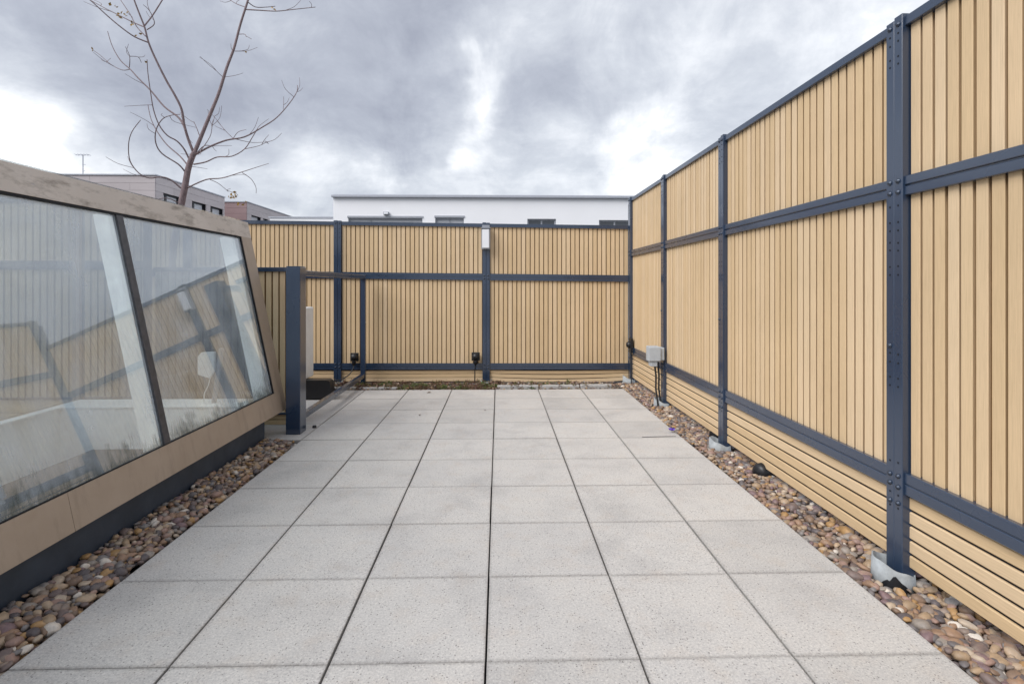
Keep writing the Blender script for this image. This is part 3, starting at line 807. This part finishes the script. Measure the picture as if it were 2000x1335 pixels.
# bulkhead lamp on the back post
lp = thing('bulkhead_lamp', 'white rectangular bulkhead lamp at the top of the back fence post', 'lamp', (-.19, BY - .05, 1.98))
a = at_y(940, 446, BY - .12); b = at_y(957.5, 487, BY - .12)
G().box(a.x, b.x, BY - .12, BY - .0385, b.z, a.z, .006).build('housing', 'lamp_grey', lp)
G().box(a.x + .016, b.x - .014, BY - .142, BY - .1205, b.z + .018, a.z - .012, .008).build('diffuser', 'diffuser', lp)
G().box(a.x - .006, b.x + .006, BY - .150, BY - .04, a.z + .0005, a.z + .012, .003).build('hood', 'lamp_grey', lp)
G().box(a.x + .01, b.x - .01, BY - .05, BY - .0385, a.z + .0125, a.z + .06, .003).build('bracket', 'lamp_grey', lp)

# black drain pipes poking out under the side fence
for (px, py, lab) in ((1472, 922, 'black drain pipe end on the pebbles between two post collars'), (1386, 851, 'black drain pipe end mostly hidden under the side fence')):
    p = at_z(px, py, (.02 if px > 1400 else -.01))
    t = thing('drain_pipe', lab, 'pipe', (p.x + .1, p.y, -.02))
    ax = Vector((.86, .5, -.05)).normalized()
    r = .064; p.x += .03
    G().lathe([(.0, -.002), (r * .55, .002), (r * .85, .014), (r, .04), (r, .09), (r * 1.08, .092), (r * 1.08, .13), (r, .132), (r, .5), (r * .9, .5)], p, ax, 24).build('pipe', 'black_plastic', t)

# ------------------------------------------------------------------ planting strip at the back
kerb = thing('kerb_strip', 'pale concrete kerb blocks between the paving and the back fence', 'kerb', (0, 7.53, -.06), kind='structure')
for a, b in ((-2.6, -2.0), (-1.98, -1.42), (-.02, .56), (.585, 1.14), (1.16, 1.60)):
    y = 7.53 + random.uniform(0, .015)
    G().box(a, b, y, y + .07, -.06, (.036 if a > -1 else .02) + random.uniform(-.008, .008), .006).build('kerb_block', 'kerb', kerb)
tag(G().box(-2.9, 1.752, 7.4625, 8.24, -.0615, -.02).build('planting_bed', 'soil'), 'strip of dark soil at the foot of the back fence', 'soil', kind='structure')
def leaves(g, x, y, z, rad, h, n, size, rnd):
    for _ in range(n):
        a = rnd.uniform(0, 6.28); r = rad * math.sqrt(rnd.random())
        p = Vector((x + r * math.cos(a), y + r * math.sin(a), z + h * (1 - (r / rad) ** 2 * .8) * rnd.random()))
        u = Vector((rnd.gauss(0, 1), rnd.gauss(0, 1), rnd.gauss(.5, .7))).normalized(); w = u.cross(Vector((rnd.gauss(0, 1), rnd.gauss(0, 1), rnd.gauss(0, 1)))).normalized()
        s = size * rnd.uniform(.6, 1.3); t = u.cross(w) * s * .22
        g.add([p - w * s * .35, p + u * s * .5, p + w * s * .35, p + u * s + t, p + u * s * .45 + t], [(0, 1, 4), (1, 2, 4), (1, 3, 4), (0, 2, 3)])
rs = random.Random(11)
g = G()
for k in range(330):
    x = rs.uniform(-2.7, 1.35); y = rs.uniform(7.48, 8.05)
    if x > -.02 and rs.random() < .62: continue
    leaves(g, x, y, -.018, rs.uniform(.03, .08), rs.uniform(.03, .085), 26, .024, rs)
for k in range(70):                            # litter and sedum creeping over the kerb
    x = rs.uniform(-2.0, 1.55); leaves(g, x, rs.uniform(7.475, 7.60), -.018 if rs.random() < .7 else .03, rs.uniform(.02, .05), rs.uniform(.02, .05), 16, .022, rs)
tag(g.build('sedum_cover', 'sedum'), 'low reddish sedum ground cover along the back fence', 'ground cover', kind='stuff')
for (px, py, r, h, lab) in ((947, 752, .10, .11, 'green sedum tuft at the foot of the lamp post'), (1036, 755, .075, .065, 'small green sedum tuft growing on the pale kerb'),
                            (826, 751, .10, .05, 'flat green sedum patch among the red ground cover'), (900, 756, .11, .045, 'sprawling green sedum between the lamp post collar and the socket cable')):
    p = at_z(px, py + 2, 0); p.y = max(p.y, 7.50)
    t = thing('sedum_plant', lab, 'plant', (p.x, p.y, -.02))
    g = G(); leaves(g, p.x, p.y, -.018, r, h, 170, .024, rs); tag(g.build('foliage', 'sedum_green', t), kind='stuff')
    g = G()
    for k in range(5): g.tube([(p.x, p.y, -.02), (p.x + rs.uniform(-.5, .5) * r, p.y + rs.uniform(-.5, .5) * r, h * .7)], .0025, 5)
    g.build('stem', 'twig', t)
# loose pebbles in the strip
g = G()
for k in range(900):
    x = rs.uniform(-2.2, 1.74); y = rs.uniform(7.48, 8.05); a = rs.uniform(.010, .024)
    if x < .9 and rs.random() < .35: continue
    M3 = Matrix.Rotation(rs.uniform(0, 6.28), 3, 'Z')
    g.add([Vector((x, y, -.012 + a * .5)) + M3 @ Vector((v.x * a, v.y * a * .75, v.z * a * .55)) for v in LV], LF, True)
tag(g.build('scattered_pebbles', 'pebble_mass'), 'small brown pebbles scattered in the soil strip by the back fence', 'pebbles', kind='stuff')

# ------------------------------------------------------------------ litter
p = at_z(1312, 838, .03)
t = thing('purple_petal', 'small crumpled purple petal scrap on the pebbles', 'petal', (p.x, p.y, .012))
for k in range(6):
    a = k * 1.05 + .3; u = Vector((math.cos(a), math.sin(a), .5)); w = Vector((-math.sin(a), math.cos(a), .2)); o = Vector((p.x, p.y, .016))
    G().add([o, o + u * .022 - w * .012, o + u * .036 + Vector((0, 0, .006)), o + u * .022 + w * .014, o + u * .018 + Vector((0, 0, .012))], [(0, 1, 4), (1, 2, 4), (2, 3, 4), (3, 0, 4), (0, 3, 2, 1)]).build('petal', 'purple', t)
def dry_leaf(px, py, s, label, rot):
    p = at_z(px, py, .0); o = Vector((p.x, p.y, .0035)); u = Vector((math.cos(rot), math.sin(rot), 0)); w = Vector((-u.y, u.x, 0)); z = Vector((0, 0, 1))
    G2 = G().add([o - u * s, o - w * s * .5 + z * s * .25, o + u * s + z * s * .15, o + w * s * .5 + z * s * .35, o + z * .0015], [(0, 1, 4), (1, 2, 4), (2, 3, 4), (3, 0, 4), (3, 2, 1, 0)])
    tag(G2.build('dry_leaf', 'twig', None, (p.x, p.y, .001)), label, 'leaf')
dry_leaf(838, 767, .035, 'curled brown leaf lying on the slab near the sedum', .3)
dry_leaf(820, 811, .022, 'tiny brown leaf fragment in the middle of a slab', 1.2)
dry_leaf(947, 801, .018, 'tiny brown leaf speck on the slabs in line with the lamp post', 2.2)
p = at_z(614, 835, .0)
st = thing('door_stop', 'small black rubber stop on the slab by the gate post', 'door stop', (p.x, p.y, .0))
G().lathe([(.020, 0), (.021, .012), (.016, .024), (.0, .027)], (p.x, p.y, .001), seg=16).build('rubber', 'black_plastic', st)
G().lathe([(.006, 0), (.006, .003), (0, .0035)], (p.x, p.y, .0275), seg=10).build('screw', 'galvanised', st)
p0, p1 = at_z(1254, 853, .004), at_z(1320, 851.5, .004)
G().tube([p0, (p0 + p1) / 2 + Vector((0, .004, .0)), p1], .0022, 6).build('dark_joint_line', 'dark_frame')  # thin rod added to draw the dark slab joint
tag(bpy.data.objects['dark_joint_line'], 'thin dark metal strip lying across the slab near the purple scrap', 'strip')
p = at_z(1750, 1106, .02)

# ------------------------------------------------------------------ tree behind the rooflight
TY = 7.0
tree = thing('young_tree', 'bare young tree with forked stem behind the rooflight', 'tree', (-4.2, TY, -.06))
def tp(cx, cy, dy=0.0): return at_y(100 + cx * .31464, cy * .31464, TY + dy)
def smooth(pts, n=4):
    out = []
    for i in range(len(pts) - 1):
        p0 = pts[max(i - 1, 0)]; p1 = pts[i]; p2 = pts[i + 1]; p3 = pts[min(i + 2, len(pts) - 1)]
        for k in range(n):
            t = k / n
            out.append(.5 * ((2 * p1) + (p2 - p0) * t + (2 * p0 - 5 * p1 + 4 * p2 - p3) * t * t + (3 * p1 - p0 - 3 * p2 + p3) * t ** 3))
    out.append(pts[-1]); return out
def branch(pts, r0, r1, spread, d0=0.0, name='branch', seg=7):
    n = len(pts); P = [tp(a, b, d0 + spread * i / (n - 1)) for i, (a, b) in enumerate(pts)]
    S = smooth(P); m = len(S)
    return G().tube(S, [r0 + (r1 - r0) * (i / (m - 1)) ** .8 for i in range(m)], seg).build(name, 'bark', tree)
base = [Vector((-4.16, TY, -.06)), Vector((-4.19, TY, .9)), Vector((-4.20, TY, 1.8))] + [tp(*q) for q in ((808, 1270), (830, 1160), (850, 1050), (875, 975), (890, 945))]
S = smooth(base); G().tube(S, [.046 - .014 * i / (len(S) - 1) for i in range(len(S))], 10).build('trunk', 'bark', tree)
branch([(888, 950), (930, 850), (985, 715), (1040, 580), (1090, 420), (1135, 300), (1175, 150), (1222, 0), (1250, -120), (1265, -260)], .026, .010, .25, name='stem')
branch([(887, 955), (850, 860), (825, 770), (810, 680), (770, 595), (715, 500), (650, 370), (605, 265), (580, 170), (545, 80), (515, 0), (480, -110)], .018, .008, -.3, name='stem')
D = -.22
for pts, r0, r1, sp, d0 in [
    ([(605, 265), (520, 230), (440, 175), (350, 100), (240, 0), (170, -50)], .008, .004, -.3, D),
    ([(580, 170), (510, 140), (420, 95), (330, 50), (240, 0)], .007, .003, .2, D),
    ([(580, 160), (630, 95), (690, 0), (720, -50)], .008, .005, .25, D),
    ([(595, 185), (640, 150), (625, 95), (600, 55), (570, 30)], .006, .002, -.15, D),
    ([(585, 225), (530, 165), (490, 90), (430, 0)], .006, .003, .2, D),
    ([(835, 810), (812, 760), (780, 720), (700, 660), (620, 565), (540, 485), (490, 430), (430, 375), (380, 290), (350, 195)], .013, .003, .4, -.05),
    ([(490, 430), (440, 435), (370, 400), (300, 340), (255, 310)], .005, .002, .2, .22),
    ([(485, 420), (487, 350), (460, 290)], .005, .002, -.1, .22), ([(487, 350), (540, 355), (560, 390)], .004, .002, .1, .2),
    ([(855, 985), (825, 925), (780, 875), (720, 840), (670, 775), (635, 680), (615, 560), (600, 450), (595, 370)], .010, .003, -.35, 0),
    ([(850, 1030), (800, 970), (720, 900), (660, 820), (620, 740), (600, 650)], .009, .003, .35, 0),
    ([(833, 1070), (790, 1020), (690, 955), (650, 890), (650, 810), (690, 740), (750, 715), (800, 710)], .009, .003, -.5, 0),
    ([(805, 1168), (740, 1115), (680, 1098), (610, 1105), (545, 1075), (490, 1000), (480, 900), (500, 820), (555, 745)], .009, .003, -.4, 0),
    ([(895, 960), (985, 910), (1090, 870), (1200, 850), (1310, 790), (1400, 730), (1480, 640), (1525, 570), (1528, 530)], .012, .003, .5, 0),
    ([(1130, 860), (1160, 820), (1210, 805)], .004, .002, -.1, .18), ([(1130, 860), (1080, 810), (1030, 750)], .004, .002, .15, .18),
    ([(1440, 680), (1443, 640), (1443, 600)], .003, .002, .05, .4), ([(900, 955), (950, 905), (1000, 908)], .006, .003, .15, 0),
    ([(885, 1020), (960, 1005), (1030, 975), (1120, 970), (1200, 925), (1250, 850), (1280, 800)], .009, .003, -.4, 0),
    ([(1200, 925), (1290, 905), (1340, 880)], .004, .002, -.1, -.27), ([(1150, 865), (1250, 885), (1350, 880)], .004, .002, .1, .18),
    ([(840, 1168), (960, 1115), (1060, 1105), (1170, 1072), (1270, 1040), (1350, 1015)], .009, .002, -.3, 0),
    ([(1185, 1072), (1240, 1110), (1270, 1160), (1272, 1200)], .004, .002, .1, -.2),
    ([(985, 1114), (1040, 1140), (1100, 1190)], .004, .002, .1, -.08),
    ([(1212, 60), (1300, 65), (1400, 70), (1500, 60), (1640, 45)], .008, .003, -.3, .18),
    ([(1222, 15), (1270, 45), (1340, 45), (1390, 40)], .006, .003, .3, .2), ([(1205, 45), (1150, 25), (1110, 0)], .005, .003, .2, .18),
    ([(1165, 213), (1200, 213), (1210, 228)], .004, .003, -.1, .15), ([(1140, 318), (1175, 318), (1195, 315)], .004, .003, .1, .13),
    ([(1068, 480), (1045, 460), (1025, 440)], .004, .002, -.05, .1), ([(925, 855), (905, 800), (885, 755)], .005, .003, .1, .03),
    ([(925, 940), (985, 850), (1000, 780), (1015, 720)], .005, .002, .2, 0), ([(800, 1262), (720, 1230), (650, 1240)], .006, .003, -.3, 0)]:
    branch(pts, r0 * 1.12, r1 * 1.35, sp, d0)
rt = random.Random(21)
hosts = [o for o in list(tree.children) if o.name.startswith(('branch', 'stem'))]
for k in range(58):                            # fine side twigs
    o = rt.choice(hosts); vs = o.data.vertices; seg = 7; rings = len(vs) // seg
    if rings < 6: continue
    r = rt.randrange(int(rings * .35), rings - 1)
    c = sum((vs[r * seg + q].co for q in range(seg)), Vector()) / seg + WL[o]; c2 = sum((vs[(r - 1) * seg + q].co for q in range(seg)), Vector()) / seg + WL[o]
    t = (c - c2).normalized(); u = (t + Vector((rt.gauss(0, .7), rt.gauss(0, .7), rt.gauss(.25, .5)))).normalized(); l = rt.uniform(.07, .30)
    m1 = c + u * l * .5 + Vector((rt.gauss(0, .02), rt.gauss(0, .02), 0)); m2 = c + u * l + Vector((rt.gauss(0, .03), rt.gauss(0, .03), rt.uniform(0, .05)))
    G().tube(smooth([c, m1, m2], 3), [.0035, .0033, .003, .0028, .0026, .0023, .002], 5).build('twig', 'bark', tree)
g = G(); rl = random.Random(5)
for (cx, cy, n, dd) in ((390, 30, 4, -.1), (440, 90, 8, -.1), (485, 150, 4, -.15), (535, 208, 3, -.2), (1130, 1210, 11, .02), (1175, 1250, 4, .02), (820, 735, 3, -.05), (258, 310, 2, .4), (1195, 316, 1, .2), (1385, 45, 2, .5), (560, 392, 1, .3)):
    for k in range(n):
        o = tp(cx + rl.uniform(-28, 28), cy + rl.uniform(-16, 16), dd); u = Vector((rl.gauss(0, 1), rl.gauss(0, .6), rl.gauss(-.4, 1))).normalized()
        w = u.cross(Vector((rl.gauss(0, 1), 1, rl.gauss(0, 1)))).normalized(); s = rl.uniform(.03, .055); nn = u.cross(w) * s * .2
        g.add([o, o + u * s * .5 - w * s * .32 + nn, o + u * s, o + u * s * .5 + w * s * .32 + nn], [(0, 1, 2), (0, 2, 3)])
tag(g.build('leaves', 'leaf_dry', tree), 'few remaining dry yellow leaves', kind='stuff')

# ------------------------------------------------------------------ buildings beyond
def facade(parent, name, mat, x0, x1, z0, z1, y, holes, depth=.16, axis='y', sgn=1):
    """wall sheet with real openings; axis 'y': wall in the x-z plane at y, 'x': wall in the y-z plane at x=y"""
    xs = sorted({x0, x1} | {h[0] for h in holes} | {h[1] for h in holes}); zs = sorted({z0, z1} | {h[2] for h in holes} | {h[3] for h in holes})
    def P(a, d, z): return (a, y + d * sgn, z) if axis == 'y' else (y + d * sgn, a, z)
    g = G()
    for i in range(len(xs) - 1):
        for j in range(len(zs) - 1):
            cx, cz = (xs[i] + xs[i + 1]) / 2, (zs[j] + zs[j + 1]) / 2
            if any(h[0] < cx < h[1] and h[2] < cz < h[3] for h in holes): continue
            g.add([P(xs[i], 0, zs[j]), P(xs[i + 1], 0, zs[j]), P(xs[i + 1], 0, zs[j + 1]), P(xs[i], 0, zs[j + 1])], [(0, 1, 2, 3)])
    for h in holes:
        c = [(h[0], h[2]), (h[1], h[2]), (h[1], h[3]), (h[0], h[3])]
        for k in range(4):
            a, b = c[k], c[(k + 1) % 4]
            g.add([P(a[0], 0, a[1]), P(b[0], 0, b[1]), P(b[0], depth, b[1]), P(a[0], depth, a[1])], [(0, 1, 2, 3)])
    return g.build(name, mat, parent)
WY = 20.0
def wx(px): return at_y(px, 430, WY).x
def wz(py, px=950): return at_y(px, py, WY).z
wb = thing('white_building', 'white rendered building with flat grey roof edge beyond the back fence', 'building', (wx(950), WY, -9.2))
ztop = wz(387)
WINS = [(680, 825, 426, 'blind'), (850, 906, 425, 'blind'), (1030, 1086, 427, 'window_glass'), (1170, 1232, 429, 'window_glass')]
holes = [(wx(a), wx(b), wz(c) - 1.9, wz(c)) for a, b, c, _ in WINS] + [(wx(1330), wx(1400), wz(428) - 1.9, wz(428))]
facade(wb, 'wall', 'render_white', wx(651), wx(1500), -9.2, ztop, WY, holes)
G().add([(wx(651), WY, -9.2), (wx(651), WY + 9, -9.2), (wx(651), WY + 9, ztop), (wx(651), WY, ztop), (wx(1500), WY, -9.2), (wx(1500), WY + 9, -9.2), (wx(1500), WY + 9, ztop), (wx(1500), WY, ztop)],
        [(0, 1, 2, 3), (7, 6, 5, 4), (1, 5, 6, 2)]).build('wall', 'render_white', wb)
G().box(wx(648.5), wx(1504), WY - .12, WY + 9.1, ztop + .001, ztop + .09, .01).build('roof', 'roof_edge', wb)
G().box(wx(648.5) + .06, wx(1504) - .06, WY - .06, WY + 9.04, ztop + .0905, ztop + .11).build('roof', 'roof_edge', wb)
for (a, b, c, kind), h in zip(WINS + [(1330, 1400, 428, 'blind')], holes):
    f = G(); x0, x1, z0, z1 = h; t = .06; yy = WY + .09
    for q in ((x0, x1, z1 - t, z1), (x0, x1, z0, z0 + t), (x0, x0 + t, z0 + t, z1 - t), (x1 - t, x1, z0 + t, z1 - t)):
        f.box(q[0], q[1], yy, yy + .06, q[2], q[3])
    xm = (x0 + x1) / 2 if kind != 'blind' or x1 - x0 < 2 else x0 + .8
    f.box(xm - .03, xm + .03, yy + .001, yy + .059, z0 + t, z1 - t)
    w = f.build('window', 'window_frame', wb)
    G().box(x0 + t, x1 - t, yy + .03, yy + .04, z0 + t, z1 - t).build('pane', 'window_glass' if kind != 'blind' else 'blind', w)
    G().box(x0 - .03, x1 + .03, WY - .025, WY + .05, z1 + .0005, z1 + .07).build('lintel', 'window_frame', w) if kind == 'blind' else None
wl = at_y(755, 417, WY)
wlo = thing('wall_lamp', 'small grey lamp on the white building above its widest window', 'lamp', (wl.x, WY - .06, wl.z - .08))
G().box(wl.x - .10, wl.x + .10, WY - .12, WY - .002, wl.z - .055, wl.z + .055, .01).build('housing', 'lamp_grey', wlo)
G().box(wl.x - .08, wl.x + .08, WY - .132, WY - .1205, wl.z - .038, wl.z + .038, .004).build('diffuser', 'diffuser', wlo)

# low white parapet building left of it
q0, q1 = at_y(527, 423, 26), at_y(646, 423, 26)
lw_ = thing('low_building', 'low white building with a grey coping between the two taller ones', 'building', (q0.x, 26, -9.2))
G().box(q0.x, q1.x + 2.5, 26, 33, -9.2, q0.z - .06).build('wall', 'render_white', lw_)
G().box(q0.x - .05, q1.x + 2.55, 25.95, 33.05, q0.z - .0595, q0.z).build('coping', 'roof_edge', lw_)

# brown clad building on the left
BX, BY1, BY2, BZ = -13.9, 22.0, 27.5, H + 4.48
bb = thing('brown_building', 'brown grey panel clad building with strip windows behind the rooflight', 'building', (BX, BY1, -9.2))
def py_at(px, x): d = pdir(px, 400); return x / (d.x / d.y)
side = []
for (a, b, zt, zb) in ((319, 354, 371, 0), (375, 403, 387, 0), (411, 436, 398, 0), (441, 449, 408, 0)):
    y0, y1 = py_at(a, BX), py_at(b, BX); z1 = BZ - .62
    side.append((y0, min(y1, BY2 - .05), z1 - 1.6, z1))
facade(bb, 'side_wall', 'hole', BY1, BY2, -9.2, BZ - .02, BX - .06, [(h[0], h[1], h[2], h[3]) for h in side], .2, 'x', -1)
facade(bb, 'front_wall', 'hole', BX - 14, BX - .06, -9.2, BZ - .02, BY1 + .06, [], .2, 'y', 1)
G().box(BX - 14, BX - .3, BY1 + .3, BY2, -9.2, BZ - .03).build('core', 'cladding_red', bb)
G().box(BX - 14, BX + .04, BY1 - .04, BY2, BZ - .018, BZ + .03).build('roof', 'roof_edge', bb)
def panels(axis, c, a0, a1, width, holes, mat='cladding', rows=9, th=.05, parent=bb, ztop=BZ):
    z = ztop - .02; hts = [.30, .30, .34, .34, .34, .34, .34, .34, .34]
    for r in range(rows):
        h = hts[r % 9]; z1, z0 = z - .008, z - h; z = z0
        cuts = [a0]; x = a0 + (width * .5 if r % 2 else width)
        while x < a1 - .2: cuts.append(x); x += width
        cuts.append(a1)
        for i in range(len(cuts) - 1):
            spans = [(cuts[i] + .004, cuts[i + 1] - .004)]
            for hh in holes:
                if z0 < hh[3] - .02 and z1 > hh[2]:
                    new = []
                    for s0, s1 in spans:
                        if hh[1] <= s0 or hh[0] >= s1: new.append((s0, s1)); continue
                        if hh[0] > s0: new.append((s0, hh[0]))
                        if hh[1] < s1: new.append((hh[1], s1))
                    spans = new
            for s0, s1 in spans:
                if s1 - s0 < .05: continue
                if axis == 'x': g = G().box(c - th, c, s0, s1, z0, z1)
                else: g = G().box(s0, s1, c, c + th, z0, z1)
                g.build('cladding_panel', mat, parent)
panels('x', BX, BY1 + .056, BY2, 2.4, side)
panels('y', BY1, BX - 9, BX, 3.2, [])
for h in side:
    f = G(); t = .06; x = BX - .14
    y0, y1, z0, z1 = h
    for q in ((y0, y1, z1 - t, z1), (y0, y1, z0, z0 + t), (y0, y0 + t, z0 + t, z1 - t), (y1 - t, y1, z0 + t, z1 - t)):
        f.box(x - .06, x, q[0], q[1], q[2], q[3])
    ym = y0 + (y1 - y0) * .32; f.box(x - .059, x - .001, ym - .06, ym + .06, z0 + t, z1 - t)
    w = f.build('window', 'dark_frame', bb)
    G().box(x - .05, x - .04, y0 + t, y1 - t, z0 + t, z1 - t).build('pane', 'blind', w)
# second volume further back
BX2, BY3 = -13.45, 28.9
b2 = thing('brown_building', 'reddish brown clad block stepping out behind the grey brown one', 'building', (BX2, BY3, -9.2))
side2 = []
for (a, b) in ((491, 510), (514, 524)):
    side2.append((py_at(a, BX2), py_at(b, BX2), BZ - 2.2, BZ - .60))
facade(b2, 'side_wall', 'hole', BY3, 40, -9.2, BZ - .02, BX2 - .06, side2, .2, 'x', -1)
G().box(BX2 - 6, BX2 - .3, BY3 + .06, 40, -9.2, BZ - .03).build('core', 'cladding_red', b2)
G().box(BX2 - 6, BX2 + .04, BY3 - .04, 40, BZ - .018, BZ + .03).build('roof', 'roof_edge', b2)
panels('x', BX2, BY3 + .056, 40, 3.0, side2, 'cladding', 8, .05, b2)
panels('y', BY3, BX2 - 5, BX2, 2.5, [], 'cladding_red', 8, .05, b2)
for h in side2:
    f = G(); t = .06; x = BX2 - .14
    y0, y1, z0, z1 = h
    for q in ((y0, y1, z1 - t, z1), (y0, y1, z0, z0 + t), (y0, y0 + t, z0 + t, z1 - t), (y1 - t, y1, z0 + t, z1 - t)):
        f.box(x - .06, x, q[0], q[1], q[2], q[3])
    w = f.build('window', 'dark_frame', b2)
    G().box(x - .05, x - .04, y0 + t, y1 - t, z0 + t, z1 - t).build('pane', 'blind', w)
# aerial
AY = 24.0
ab, atp = at_y(162, 345, AY), at_y(162, 303, AY)
an = thing('roof_aerial', 'thin television aerial on the brown building roof', 'aerial', (ab.x, AY, BZ + .03))
G().tube([(ab.x, AY, BZ + .03), (ab.x, AY, atp.z)], .022, 6).build('mast', 'roof_edge', an)
for dz, l in ((0, .30), (-.42, .12), (-.70, .10)):
    G().tube([(ab.x - l * (1 if dz == 0 else .1), AY - .02, atp.z + dz), (ab.x + l, AY - .02, atp.z + dz)], .014, 5).build('boom', 'roof_edge', an)
for k in range(5):
    x = ab.x - .26 + k * .13; G().tube([(x, AY - .16, atp.z + .012), (x, AY + .12, atp.z + .012)], .008, 5).build('element', 'roof_edge', an)
